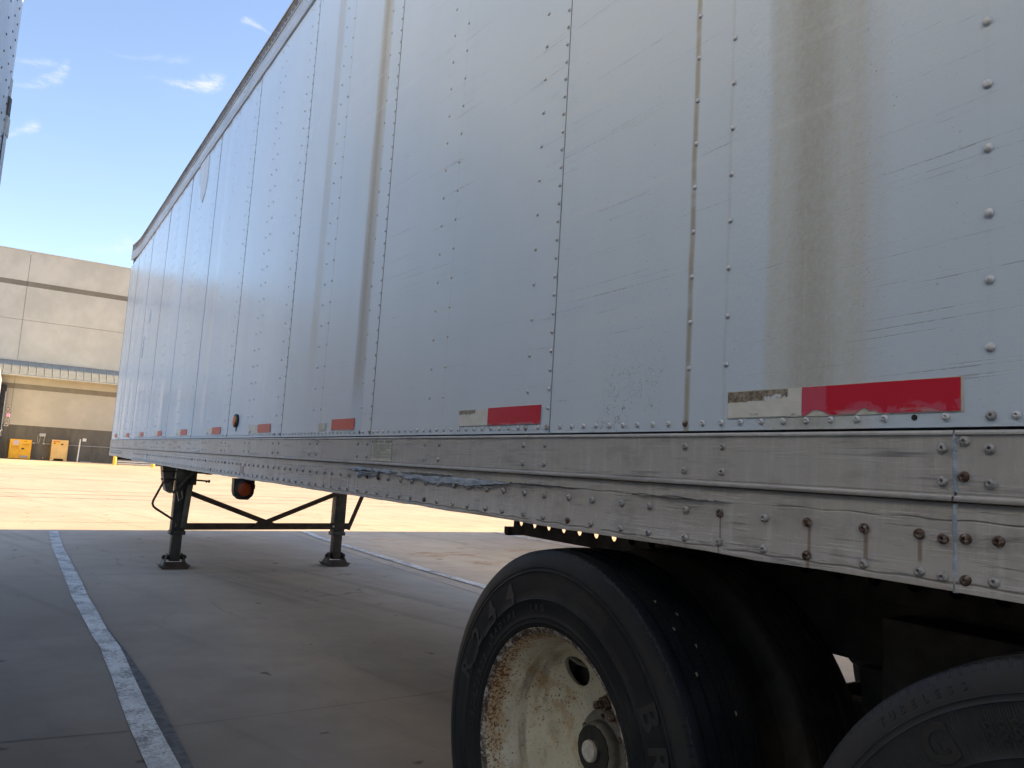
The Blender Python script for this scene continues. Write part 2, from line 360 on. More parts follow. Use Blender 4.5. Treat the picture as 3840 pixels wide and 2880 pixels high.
def concrete(N, b):
    P = gpos(N); x, y, z = N.xyz(P)
    big = N.noise(P, .35, 5, .6); med = N.noise(P, 2.2, 6, .65); fine = N.noise(P, 60, 4, .65); gr = N.noise(P, 260, 2, .6)
    col = N.mix(N.ss(big, .32, .68), (.50, .415, .328), (.59, .495, .395))
    col = N.mix(N.ss(med, .35, .72, 0., .32), col, (.33, .285, .24))
    # worn parking bays; the trailer gap's dimmer light is painted in towards the camera
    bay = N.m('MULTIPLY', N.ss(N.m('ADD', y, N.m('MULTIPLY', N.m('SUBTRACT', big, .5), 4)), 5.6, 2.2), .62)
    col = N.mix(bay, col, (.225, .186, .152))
    brush = N.noise(N.scale(P, (5, 7, 1)), 1.5, 5, .7)
    col = N.mix(N.m('MULTIPLY', N.ss(brush, .45, .75), .25), col, (.40, .36, .32))
    # tyre rubber smears curving through the bay
    q = N.m('SUBTRACT', x, N.m('MULTIPLY', N.m('SUBTRACT', y, 6.), -.28))
    sm = N.noise(N.comb(N.m('MULTIPLY', q, 2.2), N.m('MULTIPLY', y, .12), 0.), 1.7, 5, .55)
    col = N.mix(N.m('MULTIPLY', N.ss(sm, .52, .76), .26), col, (.075, .071, .070))
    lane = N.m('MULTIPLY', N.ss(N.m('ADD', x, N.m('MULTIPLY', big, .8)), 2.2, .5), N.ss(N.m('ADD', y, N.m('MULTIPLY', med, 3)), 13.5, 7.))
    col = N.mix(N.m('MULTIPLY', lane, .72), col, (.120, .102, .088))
    # blotches of oil
    oil = N.ss(N.noise(N.scale(P, (1, 1.0, 1)), 4.2, 3, .5), .685, .72)
    col = N.mix(N.m('MULTIPLY', oil, .6), col, (.05, .045, .042))
    cr = N.voro(N.v('ADD', P, N.scale(N.noise(P, 1.1, 4, .65, 0, True), (.9, .9, 0.))), .33, 'DISTANCE_TO_EDGE')
    crk = N.m('MULTIPLY', N.ss(cr, .0045, .0015), N.ss(N.noise(P, .8, 3), .55, .62))
    col = N.mix(N.m('MULTIPLY', crk, .35), col, (.07, .06, .055))
    scu = N.noise(N.comb(N.m('ADD', N.m('MULTIPLY', x, 5.), N.m('MULTIPLY', N.noise(P, .5, 2), 6.)), N.m('MULTIPLY', y, .5), 0.), 1.4, 5, .65)
    col = N.mix(N.m('MULTIPLY', N.ss(scu, .60, .72), .22), col, (.09, .08, .075))
    # aggregate specks
    col = N.mix(N.ss(gr, .68, .76, 0., .40), col, (.45, .42, .37))
    col = N.mix(N.ss(fine, .30, .20, 0., .5), col, (.09, .08, .075))
    # orange clay stains in the empty bay and by the landing gear
    cl = None
    for cx, cy, rx, ry in ((5.2, 9.6, .9, .42), (5.35, 8.7, .55, .30), (6.9, 9.9, .8, .35), (5.2, 11.5, .4, .3), (1.55, 9.7, .7, .5), (1.15, 8.8, .4, .3), (2.6, 9.4, .8, .4), (1.4, 6.9, .3, .12)):
        u = N.m('DIVIDE', N.m('SUBTRACT', x, cx), rx); v = N.m('DIVIDE', N.m('SUBTRACT', y, cy), ry)
        d = N.ss(N.m('ADD', N.m('MULTIPLY', u, u), N.m('MULTIPLY', v, v)), 0., 1.6, .85 if cx > 4 else .35, 0.)
        cl = d if cl is None else N.m('MAXIMUM', cl, d)
    clm = N.ss(N.m('ADD', N.m('MULTIPLY', N.noise(N.scale(P, (1.5, 3.5, 1)), 2.2, 5, .65), .9), N.m('MULTIPLY', cl, .33)), .66, .84)
    clm = N.m('MULTIPLY', clm, cl)
    col = N.mix(N.m('MULTIPLY', clm, .8), col, (.34, .17, .065))
    N.put(b.inputs['Base Color'], col)
    N.put(b.inputs['Roughness'], N.ss(med, .3, .7, .68, .9))
    N.put(b.inputs['Normal'], N.bump(N.m('ADD', N.m('MULTIPLY', fine, .6), gr), .35, .003))
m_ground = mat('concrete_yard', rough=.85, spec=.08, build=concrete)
m_joint = worn('joint_filler', (.075, .068, .060), (.13, .115, .10), 5, .9)
m_jointrust = worn('joint_filler_rusty', (.17, .11, .075), (.27, .19, .13), 3, .9)
def linepaint(N, b):
    P = gpos(N); x, y, z = N.xyz(P)
    wear = N.m('ADD', N.m('MULTIPLY', N.noise(N.scale(P, (2, 1.6, 1)), 3.0, 6, .7), .6), N.m('MULTIPLY', N.noise(P, 75, 4, .75), .5))
    k = N.ss(wear, .50, .67)
    col = N.mix(k, (.70, .685, .65), (.20, .185, .17))
    col = N.mix(N.ss(N.noise(N.scale(P, (2, 1, 1)), 2.2, 5, .7), .45, .7, 0., .5), col, (.30, .295, .29))
    N.put(b.inputs['Base Color'], col)
m_line = mat('worn_white_paint', rough=.75, build=linepaint)
m_blackout = worn('blacked_out_line', (.085, .082, .080), (.16, .15, .14), 14, .8)

# building materials
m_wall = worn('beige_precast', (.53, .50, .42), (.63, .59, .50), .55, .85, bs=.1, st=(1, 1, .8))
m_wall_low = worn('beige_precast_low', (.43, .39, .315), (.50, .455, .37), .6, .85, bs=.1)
m_jointw = worn('wall_joint_sealant', (.26, .24, .20), (.32, .295, .245), 2, .9)
m_stripe = worn('brown_stripe_paint', (.19, .165, .12), (.235, .205, .155), 1, .8)
m_dado = worn('grey_brown_dado', (.105, .093, .076), (.145, .13, .104), .9, .8, st=(2, 1, .6))
m_metalroof = worn('pale_metal_roofing', (.26, .265, .25), (.31, .315, .295), 3, .45, .1, .05)
m_trim = worn('pale_trim', (.50, .47, .40), (.56, .53, .45), 3, .6)
m_yellow = worn('yellow_paint', (.72, .36, .012), (.80, .42, .02), 3, .45, bs=0)
m_cream = worn('cream_paint', (.72, .45, .15), (.80, .52, .20), 3, .5, bs=0)
m_bollard = worn('bollard_yellow', (.78, .50, .04), (.85, .60, .08), 5, .5, bs=0)
m_conduit = worn('galvanised_conduit', (.36, .35, .33), (.48, .47, .44), 10, .5, .2, 0)
m_whitepvc = worn('white_plastic', (.72, .70, .64), (.80, .78, .72), 8, .5, bs=0)
m_sealblk = worn('dock_seal_black', (.015, .016, .018), (.035, .035, .04), 5, .7)
m_slat = worn('white_slats', (.58, .55, .52), (.68, .66, .62), 4, .6)
m_slatrust = worn('rusty_slats', (.36, .14, .05), (.52, .26, .12), 5, .8)
m_orange = mat('orange_print', (.70, .14, .02), .5)
m_signyellow = mat('yellow_print', (.80, .48, .02), .5)
m_brownink = mat('brown_print', (.16, .06, .01), .5)
m_pinkpaper = worn('faded_poster', (.45, .36, .42), (.60, .52, .55), 30, .6)
m_bluegrey = worn('blue_grey_print', (.16, .22, .30), (.35, .40, .45), 25, .5)
m_lampred = mat('lit_red_lens', (.6, .02, .04), .3, emis=((1, .03, .08), 1.6))
m_lampgreen = mat('dark_green_lens', (.02, .13, .05), .3)

# ------------------------------------------------------------------ geometry helpers
def bm_new(): return bmesh.new()
def box(bm, a, b, bev=0.):
    x0, y0, z0 = a; x1, y1, z1 = b
    r = bmesh.ops.create_cube(bm, size=1)
    vs = r['verts']
    for v in vs:
        v.co = Vector(((x0 + x1) / 2 + v.co.x * (x1 - x0), (y0 + y1) / 2 + v.co.y * (y1 - y0), (z0 + z1) / 2 + v.co.z * (z1 - z0)))
    if bev:
        es = list({e for v in vs for e in v.link_edges})
        bmesh.ops.bevel(bm, geom=es, offset=bev, segments=2, affect='EDGES', profile=.6)
    return bm
def bar(bm, p, q, w, h, upv=(0, 0, 1), bev=0.):
    p, q = Vector(p), Vector(q); d = (q - p); L = d.length; d.normalize()
    s = d.cross(Vector(upv)).normalized(); u = s.cross(d).normalized()
    b2 = bmesh.new(); box(b2, (-w / 2, 0, -h / 2), (w / 2, L, h / 2), bev)
    m4 = Matrix((s, d, u)).transposed().to_4x4(); m4.translation = p
    b2.transform(m4); join(bm, b2); return bm
def join(bm, b2):
    me = bpy.data.meshes.new('tmp'); b2.to_mesh(me); b2.free(); bm.from_mesh(me); bpy.data.meshes.remove(me)
def tube(bm, pts, r, seg=10, cap=True):
    pts = [Vector(p) for p in pts]; rings = []
    for i, p in enumerate(pts):
        d = (pts[min(i + 1, len(pts) - 1)] - pts[max(i - 1, 0)]).normalized()
        a = Vector((0, 0, 1)) if abs(d.z) < .9 else Vector((1, 0, 0))
        s = d.cross(a).normalized(); u = s.cross(d)
        rr = r[i] if hasattr(r, '__len__') else r
        rings.append([bm.verts.new(p + (s * math.cos(t) + u * math.sin(t)) * rr) for t in [2 * math.pi * k / seg for k in range(seg)]])
    for a, b in zip(rings, rings[1:]):
        for k in range(seg): bm.faces.new((a[k], a[(k + 1) % seg], b[(k + 1) % seg], b[k]))
    if cap:
        bm.faces.new(rings[0][::-1]); bm.faces.new(rings[-1])
    return bm
def lathe_x(bm, prof, seg=96, closed=False):
    """revolve (x, r) points about the x axis"""
    rings = []
    for x, r in prof:
        rings.append([bm.verts.new((x, r * math.sin(t), r * math.cos(t))) for t in [2 * math.pi * k / seg for k in range(seg)]] if r > 1e-6 else [bm.verts.new((x, 0, 0))])
    prs = list(zip(rings, rings[1:]))
    if closed: prs.append((rings[-1], rings[0]))
    for a, b in prs:
        for k in range(seg):
            k2 = (k + 1) % seg
            if len(a) == 1: bm.faces.new((a[0], b[k], b[k2]))
            elif len(b) == 1: bm.faces.new((a[k], b[0], a[k2]))
            else: bm.faces.new((a[k], b[k], b[k2], a[k2]))
    return bm
def prism(bm, poly, ax, a, b):
    """extrude a polygon (two coordinates) along axis ax from a to b"""
    def mk(p, t):
        l = list(p); l.insert(ax, t); return bm.verts.new(l)
    v0 = [mk(p, a) for p in poly]; v1 = [mk(p, b) for p in poly]
    n = len(poly)
    bm.faces.new(v0[::-1]); bm.faces.new(v1)
    for i in range(n): bm.faces.new((v0[i], v0[(i + 1) % n], v1[(i + 1) % n], v1[i]))
    return bm
def rootloc(p):
    q = p
    while q.parent: q = q.parent
    return Vector(q.location) if q.get('shift', 1) else Vector((0, 0, 0))
def obj(name, bm, m, parent=None, smooth=False, local=False, label=None):
    me = bpy.data.meshes.new(name)
    if parent is not None and not local: bm.transform(Matrix.Translation(-rootloc(parent)))
    bmesh.ops.recalc_face_normals(bm, faces=bm.faces[:])
    bm.to_mesh(me); bm.free(); me.materials.append(m)
    if smooth:
        me.shade_smooth()
        if smooth != 2: me.set_sharp_from_angle(angle=R(35))
    o = bpy.data.objects.new(name, me); C.objects.link(o)
    if parent is not None: o.parent = parent
    if label: o['label'] = label
    return o
def tag(o, label, cat, group=None):
    o['label'] = label; o['category'] = cat
    if group: o['group'] = group
    return o
def thing(name, label, cat, loc=(0, 0, 0), rz=0, group=None):
    o = bpy.data.objects.new(name, None); C.objects.link(o); o.location = loc; o.rotation_euler = (0, 0, rz)
    o.empty_display_size = .2
    return tag(o, label, cat, group)
def struct(o): o['kind'] = 'structure'; return o
def inst(src, name, loc, parent, rot=None):
    o = bpy.data.objects.new(name, src); C.objects.link(o); o.parent = parent
    o.location = Vector(loc) - rootloc(parent)
    if rot: o.rotation_euler = rot
    return o
def text_bm(txt, size, extr=0.0, bold=0.0):
    cu = bpy.data.curves.new('t', 'FONT'); cu.body = txt; cu.size = size; cu.extrude = extr; cu.align_x = 'CENTER'; cu.align_y = 'CENTER'
    cu.resolution_u = 3; cu.offset = bold
    o = bpy.data.objects.new('t', cu); C.objects.link(o)
    dg = bpy.context.evaluated_depsgraph_get(); dg.update()
    me = bpy.data.meshes.new_from_object(o.evaluated_get(dg)); b = bmesh.new(); b.from_mesh(me)
    bpy.data.meshes.remove(me); bpy.data.objects.remove(o); bpy.data.curves.remove(cu)
    return b

# ------------------------------------------------------------------ ground
bm = bm_new()
N_ = 40
def gco(i): t = (i / N_) * 2 - 1; return math.copysign(abs(t) ** 2.2, t) * 600
grid = [[bm.verts.new((gco(i), gco(j) + 5, 0)) for j in range(N_ + 1)] for i in range(N_ + 1)]
for i in range(N_):
    for j in range(N_): bm.faces.new((grid[i][j], grid[i + 1][j], grid[i + 1][j + 1], grid[i][j + 1]))
ground = struct(obj('ground', bm, m_ground))
def strip(pts, w, z=.004, jit=0.):
    bm = bm_new(); prev = None
    pts = [Vector((p[0], p[1], 0)) for p in pts]
    out = [pts[0]]
    for a, b in zip(pts, pts[1:]):
        n = max(1, int((b - a).length / .25))
        out += [a.lerp(b, k / n) for k in range(1, n + 1)]
    for i, p in enumerate(out):
        d = (out[min(i + 1, len(out) - 1)] - out[max(i - 1, 0)]).normalized(); s = Vector((d.y, -d.x, 0))
        ww = w(i / (len(out) - 1)) if callable(w) else w
        a = bm.verts.new(p - s * (ww / 2 + random.uniform(-jit, jit)) + Vector((0, 0, z)))
        b = bm.verts.new(p + s * (ww / 2 + random.uniform(-jit, jit)) + Vector((0, 0, z)))
        if prev: bm.faces.new((prev[0], prev[1], b, a))
        prev = (a, b)
    return bm
def joint(name, pts, w, m=m_joint, jit=.0015): return obj(name, strip(pts, w, .002, jit), m, ground)
joint('expansion_joint', [(-9, 3.74), (0.1, 3.80), (.6, 3.74), (1.15, 3.745), (2.2, 3.78), (14, 3.8)], .0045)
joint('expansion_joint', [(3.98, -6), (3.96, 6.3), (3.92, 8.2), (3.9, 12.4)], .006)
joint('expansion_joint', [(-9, 8.3), (3, 8.32), (14, 8.4)], .006)
for yy, w in ((14.0, .015), (20.2, .09), (21.8, .10), (23.5, .10), (31.3, .12), (41, .12), (50, .14)):
    joint('expansion_joint', [(-60, yy - .9), (0, yy), (14, yy + .15), (60, yy + .8)], w, m_jointrust, .01)
l1 = [(.62, -3), (.63, 2.4), (.625, 3.3), (.62, 3.77), (.63, 4.53), (.64, 5.30), (.623, 5.65), (.60, 7.07), (.605, 8.15), (.595, 10.5), (.635, 12.5)]
line1 = struct(obj('parking_line', strip(l1, lambda t: .108 if t < .6 else .115, .008, .003), m_line))
struct(obj('parking_line', strip([(4.25, -3), (4.245, 6.8), (4.20, 8.2), (4.16, 11.6), (4.235, 12.72)], .13, .008, .006), m_line))
struct(obj('parking_line', strip([(8.1, 8), (8.1, 10.2), (8.04, 12.85)], .12, .008, .004), m_line))
struct(obj('parking_line', strip([(-.62, 66), (-.56, 60), (-.62, 54)], .30, .008, .01), m_line))
struct(obj('blacked_out_line', strip([(.70, 2.5), (.70, 3.25), (.705, 4.2), (.69, 5.0), (.655, 5.9), (.635, 6.5)], lambda t: .035 + .030 * math.sin(t * 3.1), .004, .003), m_blackout))

# ------------------------------------------------------------------ the trailer
XS = 1.21; P_ = 1.2321; Y0 = 1.6881; NOSE = 12.46; ZP = 1.3105; ZT = 3.862; ZR = 4.095; XF = 3.80; REAR = -3.3
T = thing('box_trailer', 'long white riveted box trailer with grey side rail, reflective strips and its landing legs down', 'trailer', (2.5, 4.5, 0))
bm = bm_new(); box(bm, (XS + .014, REAR, 1.16), (XF - .014, NOSE - .02, ZR - .03)); obj('cargo_body', bm, m_dark, T)
# sheets: gently buckled between the posts
seams = [Y0 + k * P_ for k in range(-4, 9)]
seams = [REAR] + [s for s in seams if s > REAR + .3] + [NOSE]
for si, (a, b) in enumerate(zip(seams, seams[1:])):
    rnd = random.Random(si * 13 + 5)
    ny, nz = (28, 22) if a < 5 else (44, 22)
    a2, b2 = a + .0015, b - .0018
    amps = [(rnd.uniform(.0005, .0014), rnd.uniform(1, 4.2), rnd.uniform(0, 6.28), rnd.uniform(.1, .5)) for _ in range(4)] + [(rnd.uniform(.00035, .0006) if a > 5 else .0002, rnd.uniform(6, 9), rnd.uniform(0, 6.28), .15)]
    bm = bm_new(); g = []
    for i in range(ny + 1):
        row = []
        for j in range(nz + 1):
            u = i / ny; y = a2 + (b2 - a2) * u; z = ZP + (ZT - ZP) * j / nz
            env = math.sin(math.pi * u) ** .5 * min(1, min(j, nz - j) / 2 + .15)
            d = sum(A * math.sin(F * math.pi * u + PH + Q * (z - 1.3)) for A, F, PH, Q in amps) * env
            d *= 1.0 if y > 3.5 else .35
            if z > 3.3 and y > 5: d += .002 * math.sin(y * 21) * (z - 3.3)
            row.append(bm.verts.new((XS + max(-.0040, min(.0040, d * (.9 if y < 5 else 1.2))), y, z)))
        g.append(row)
    for i in range(ny):
        for j in range(nz): bm.faces.new((g[i][j], g[i + 1][j], g[i + 1][j + 1], g[i][j + 1]))
    edge = [g[i][0] for i in range(ny + 1)] + [g[ny][j] for j in range(1, nz + 1)] + [g[i][nz] for i in range(ny - 1, -1, -1)] + [g[0][j] for j in range(nz - 1, 0, -1)]
    bk = [bm.verts.new((XS + .013, v.co.y, v.co.z)) for v in edge]
    n = len(edge)
    for i in range(n): bm.faces.new((edge[i], edge[(i + 1) % n], bk[(i + 1) % n], bk[i]))
    obj('side_panel', bm, m_white, T, smooth=True)
for s_ in seams[1:-1]:  # dark strips draw each sheet joint together with its shadow
    w_ = .0012 + .0011 * max(0, s_ - 1) * .5
    bm = bm_new(); prism(bm, [(XS - .0005, s_ - w_), (XS - .0012, s_ - w_ * .6), (XS - .0012, s_ + w_ * .6), (XS - .0005, s_ + w_), (XS + .012, s_)], 2, ZP + .002, ZT - .001); obj('seam_shadow_strip', bm, m_seam, T)
bm = bm_new(); box(bm, (XF - .013, REAR, 1.2), (XF, NOSE, ZT)); obj('far_side_panel', bm, m_white2, T)
bm = bm_new(); box(bm, (XS + .02, NOSE - .019, 1.11), (XF - .02, NOSE + .01, ZR - .05), .004); obj('nose_panel', bm, m_white2, T)
bm = bm_new(); box(bm, (XS + .03, REAR + .01, ZR - .045), (XF - .03, NOSE, ZR - .002)); obj('roof', bm, m_roof, T)
# nose corner post, a little scuffed
bm = bm_new(); prism(bm, [(XS - .002, NOSE), (XS + .02, NOSE + .045), (XS + .07, NOSE + .07), (XS + .09, NOSE + .012), (XS + .018, NOSE + .012)], 2, 1.12, ZT); obj('corner_post', bm, m_alu2, T)
# top rail: bright lower band and brown upper edge, kicking up at the damaged nose corner
def kick(y): return max(0, (y - 11.4)) ** 1.5 * .085
def railband(z0, z1, x0, x1, y0, y1, ys=30, noise=.0):
    bm = bm_new(); pr = None
    for i in range(ys + 1):
        y = y0 + (y1 - y0) * i / ys; k = kick(y); e = random.uniform(-noise, noise)
        q = [bm.verts.new((x0 + e, y, z0 + k)), bm.verts.new((x0 + e, y, z1 + k + e)), bm.verts.new((x1, y, z1 + k)), bm.verts.new((x1, y, z0 + k))]
        if pr:
            for s in range(4): bm.faces.new((pr[s], pr[(s + 1) % 4], q[(s + 1) % 4], q[s]))
        else: bm.faces.new(q[::-1])
        pr = q
    bm.faces.new(pr); return bm
obj('top_rail', railband(3.868, 3.985, XS - .012, XS + .016, REAR, NOSE + .04, 60, .0012), m_alu2, T)
obj('top_rail_lip', railband(3.9845, 3.993, XS - .018, XS + .012, REAR, NOSE + .045, 60, .001), m_alu2, T)
obj('roof_edge', railband(3.994, 4.088, XS - .006, XS + .03, REAR, NOSE + .05, 60, .002), m_brown, T)
obj('roof_bead', railband(4.089, 4.098, XS - .014, XS + .02, REAR, NOSE + .05, 60, .0015), m_roof, T)

# side rail pieces: joint at y = .622
def rail(y0, y1, fnz):
    """outer profile swept along y: returns upper band, bead and lower band"""
    segs = max(2, int(abs(y1 - y0) / .12)); res = []
    for key in ('up', 'bead', 'lo'):
        rnd = random.Random(hash(key) % 97 + 3) if False else random.Random({'up': 3, 'bead': 4, 'lo': 5}[key])
        bm = bm_new(); pr = None
        for i in range(segs + 1):
            y = y0 + (y1 - y0) * i / segs; zb = fnz(y)
            j = rnd.uniform(-.0012, .0012); j2 = rnd.uniform(-.001, .001)
            if key == 'up': pts = [(XS - .001, 1.3055), (XS - .006, 1.3050), (XS - .0085, 1.3015), (XS - .0085, 1.2985), (XS - .0045, 1.2965), (XS - .004 + j, 1.25), (XS - .004, 1.2095), (XS + .02, 1.2095), (XS + .02, 1.3055)]
            elif key == 'bead': pts = [(XS - .003, 1.2093), (XS - .003, 1.2060), (XS - .0105 + j, 1.2055), (XS - .0125 + j, 1.2020), (XS - .0120 + j2, 1.1975), (XS - .006, 1.1962), (XS + .012, 1.195), (XS + .012, 1.2093)]
            else:
                dent = .006 * math.exp(-((y - 2.1) / .25) ** 2) + .009 * math.exp(-((y - 2.9) / .12) ** 2) + .004 * math.sin(y * 9) * (y < 1.5) * .15
                pts = [(XS - .0035, 1.1948), (XS - .0048 + dent * .5, 1.183), (XS - .004 + dent + j, 1.160), (XS - .005 + j2, 1.125), (XS - .005 + j, 1.085), (XS - .009 + j2, zb + .010 + j), (XS - .008 + j, zb + j * 1.2), (XS + .05, zb + .001), (XS + .05, 1.1948)]
            q = [bm.verts.new((px, y, pz)) for px, pz in pts]
            if pr:
                for s in range(len(q)): bm.faces.new((pr[s], pr[(s + 1) % len(q)], q[(s + 1) % len(q)], q[s]))
            else: bm.faces.new(q[::-1])
            pr = q
        bm.faces.new(pr); res.append(bm)
    return res
def fz(y): return 1.0625 + .003 * math.sin(y * .8) if y < 9.95 else (1.078 if y < 10.95 else 1.109)
for y0, y1 in ((REAR, .6205), (.6235, 9.94), (9.942, 10.96), (10.962, NOSE + .02)):
    u, b_, l = rail(y0, y1, fz)
    obj('upper_side_rail', u, m_alu, T, smooth=True); obj('rub_rail', b_, m_alu, T, smooth=True); obj('lower_side_rail', l, m_alu, T, smooth=True)
bm = bm_new(); box(bm, (XF - .03, REAR, 1.06), (XF + .01, NOSE, 1.305)); obj('far_side_rail', bm, m_alu2, T)
bm = bm_new(); box(bm, (XS + .052, REAR, 1.11), (XF - .032, NOSE - .03, 1.158)); obj('floor', bm, m_floor, T)
for k in range(30):
    y = REAR + .3 + k * .52
    if y < NOSE - .2:
        bm = bm_new(); box(bm, (XS + .053, y, 1.068), (XF - .033, y + .05, 1.108)); obj('crossmember', bm, m_floor, T)
bm = bm_new(); box(bm, (XS + .1, NOSE - .06, 1.03), (XF - .1, NOSE - .032, 1.109)); obj('front_bolster', bm, m_chassis, T)

# sealant patches (smeared over the torn rail) and the bead in the rail joint
def blob_strip(y0, y1, zc, hw, seed, x=XS - .0095, ny=70):
    rnd = random.Random(seed); bm = bm_new(); pr = None
    top = [0] * (ny + 1); bot = [0] * (ny + 1); a = b = 0
    for i in range(ny + 1):
        a = a * .72 + rnd.uniform(-1, 1); b = b * .72 + rnd.uniform(-1, 1); top[i] = a; bot[i] = b
    for i in range(ny + 1):
        t = i / ny; y = y0 + (y1 - y0) * t
        e = min(1, t * 6, (1 - t) * 6); h = hw(t) * e
        c = zc(t); zt = c + h + top[i] * .0022 * e; zb2 = c - h + bot[i] * .0030 * e
        row = []
        for k in range(6):
            s = k / 5; z = zt + (zb2 - zt) * s
            row.append(bm.verts.new((x + (.007 if k in (0, 5) else .0) - (rnd.uniform(0, .004) if 0 < k < 5 else 0), y + rnd.uniform(-.002, .002), z)))
        if pr:
            for k in range(5): bm.faces.new((pr[k], pr[k + 1], row[k + 1], row[k]))
        pr = row
    return bm
obj('sealant', blob_strip(3.13, 2.62, lambda t: 1.1745 - .001 * t, lambda t: .0065 + .002 * math.sin(t * 9), 3), m_seal, T, smooth=True)
obj('sealant', blob_strip(3.05, 2.80, lambda t: 1.158, lambda t: .009, 8, XS - .006, 40), m_seal, T, smooth=True)
obj('sealant', blob_strip(2.66, 1.86, lambda t: 1.166 - .007 * math.sin(t * 3.1), lambda t: .0075 + .0085 * math.sin(t * 3.0) ** 2, 5), m_seal, T, smooth=True)
bm = bm_new()
for k, (za, zb) in enumerate(((1.30, 1.211), (1.193, 1.062))):
    pr = None; nz = 24
    for i in range(nz + 1):
        z = za + (zb - za) * i / nz; w = .0040 + random.uniform(-.0005, .0009)
        q = [bm.verts.new((XS - .004, .622 + w, z)), bm.verts.new((XS - .0078 - random.uniform(0, .0008), .622 + .0008 * math.sin(z * 60), z)), bm.verts.new((XS - .004, .622 - w, z))]
        if pr:
            for s in (0, 1): bm.faces.new((pr[s], pr[s + 1], q[s + 1], q[s]))
        pr = q
obj('sealant', bm, m_seal, T)
# torn lips of metal beside the sealant
for (y0, y1, z, h) in ((3.0, 2.80, 1.164, .010), (2.6, 2.2, 1.178, .006), (2.25, 1.95, 1.150, .007), (1.90, 1.55, 1.172, .0028), (1.35, 1.05, 1.168, .0022)):
    rnd = random.Random(int(y0 * 100)); bm = bm_new(); pr = None
    for i in range(25):
        t = i / 24; y = y0 + (y1 - y0) * t; e = math.sin(math.pi * t) ** .4; zz = z + rnd.uniform(-.0015, .0015)
        q = [bm.verts.new((XS - .005, y, zz + h * .4)), bm.verts.new((XS - .006 - .010 * e * rnd.uniform(.3, 1), y, zz)), bm.verts.new((XS - .004, y, zz - h * .3))]
        if pr:
            for s in (0, 1): bm.faces.new((pr[s], pr[s + 1], q[s + 1], q[s]))
        pr = q
    obj('torn_edge', bm, m_alu, T)

# rivets
def dome(r, h, dimple=False, seg=12):
    bm = bm_new()
    prof = [(0.0005, r), (-h * .55, r * .88), (-h * .93, r * .52)] + ([(-h * .97, r * .34), (-h * .45, r * .24), (-h * .40, 0)] if dimple else [(-h, 0)])
    lathe_x(bm, prof, seg); return bm
def mesh_of(bm, m, nm='rivet'):
    me = bpy.data.meshes.new(nm); bmesh.ops.recalc_face_normals(bm, faces=bm.faces[:]); bm.to_mesh(me); bm.free(); me.materials.append(m); me.shade_smooth(); return me
KIND = {'s': (.0056, .0032, False, m_rivet), 'm': (.0064, .0038, True, m_rivet), 'M': (.0074, .0040, False, m_rivet), 'b': (.0080, .0048, True, m_bolt),
        'B': (.0088, .0062, True, m_bolt), 'r': (.0088, .0070, True, m_rust), 'q': (.0068, .004, False, m_rust), 't': (.0060, .003, False, m_rivet)}
KM = {k: mesh_of(dome(a, b, c), m) for k, (a, b, c, m) in KIND.items()}
RV = []
for k, s in enumerate(seams[1:-1]):
    if abs(s - NOSE) < .3: continue
    for i in range(49): RV.append((s + .0115, 1.3785 + i * .0523, 's'))
allsm = [Y0 + k * P_ for k in range(-4, 9)]
for s in allsm:
    for dy, z0, kd in ((.115, 1.429, 'm'), (.624, 1.4385, 's'), (.7275, 1.4385, 's')):
        for i in range(24):
            z = z0 + i * .1036 + (.0 if dy != .624 else .0)
            if dy == .624: z -= .0 
            if s < .9 and dy > .2: z = 1.4455 + i * .1014 
            RV.append((s + dy, z, ('M' if dy < .2 else kd) if s < .9 else 's'))
    RV.append((s + .115, 1.3265, 'b')); RV.append((s + .0115, 1.3265, 'b'))
y = -2.0
rows = 0
k = 0
while .0 + k * .05 < NOSE - 1.1:
    yy = .687 + (k - 40) * .0502; k += 1
    if yy > NOSE - .05: break
    if yy < REAR + .1: continue
    if min(abs((yy - Y0 - .0115 + P_ / 2) % P_ - P_ / 2), abs((yy - Y0 - .115 + P_ / 2) % P_ - P_ / 2)) < .018: continue
    if abs(yy - .687) < .01: continue        # the empty hole
    RV.append((yy, 1.3265, 'q' if abs(yy - 1.19) < .03 else 'm'))
for s in allsm:
    for dy in (.0115, .115, .624, .7275):
        if s + dy > NOSE - .1: continue
        for z in (1.2775, 1.2265):
            kd = 'B' if s < .9 and dy < .2 else 'b'
            RV.append((s + dy if not (s < .9 and dy < .05) else .640, z, kd))
RV += [(.607, 1.2885, 'B'), (.609, 1.235, 'r')]
yy = 1.085
kk = 0
for base in [(.676 + i * .2025) for i in range(-14, 46)]:
    for dy in (.0, .093):
        yv = base + dy
        if .59 < yv < .66 or yv > 10.9: continue
        rnd = random.random()
        RV.append((yv, 1.1425 + .0015 * min(yv, 3), 'r' if ((yv < 1.1 and not .95 < yv < .99) or rnd < .10) else 'B'))
        RV.append((yv, 1.0845 + .0015 * min(yv, 3), 'r' if (abs(yv - .87) < .02 or rnd > .91) else 'B'))
RV += [(.639, 1.140, 'r'), (.606, 1.143, 'r'), (.560, 1.144, 'r'), (.640, 1.083, 'B'), (.606, 1.082, 'r')]
for i in range(30): RV.append((12.3 - i * .045, 1.160 - .02 * (i % 2), 'b'))
for i in range(22): RV.append((12.3 - i * .055, 1.128, 'b'))
for i in range(170): RV.append((4.3 + i * .048, 3.905, 't'))
for i in range(70): RV.append((4.32 + i * .12, 3.945, 't'))
for i in range(110): RV.append((4.3 + i * .075, 4.035, 't'))
def vis(y, z):      # is it inside the picture?
    d = Vector((XS, y, z)) - CAM; zc = d.dot(fw)
    if zc < .1: return False
    px = 1920 + 2890.88 * d.dot(rt) / zc; py = 1440 - 2890.88 * d.dot(up) / zc
    return -10 < px < 3850 and -10 < py < 2890
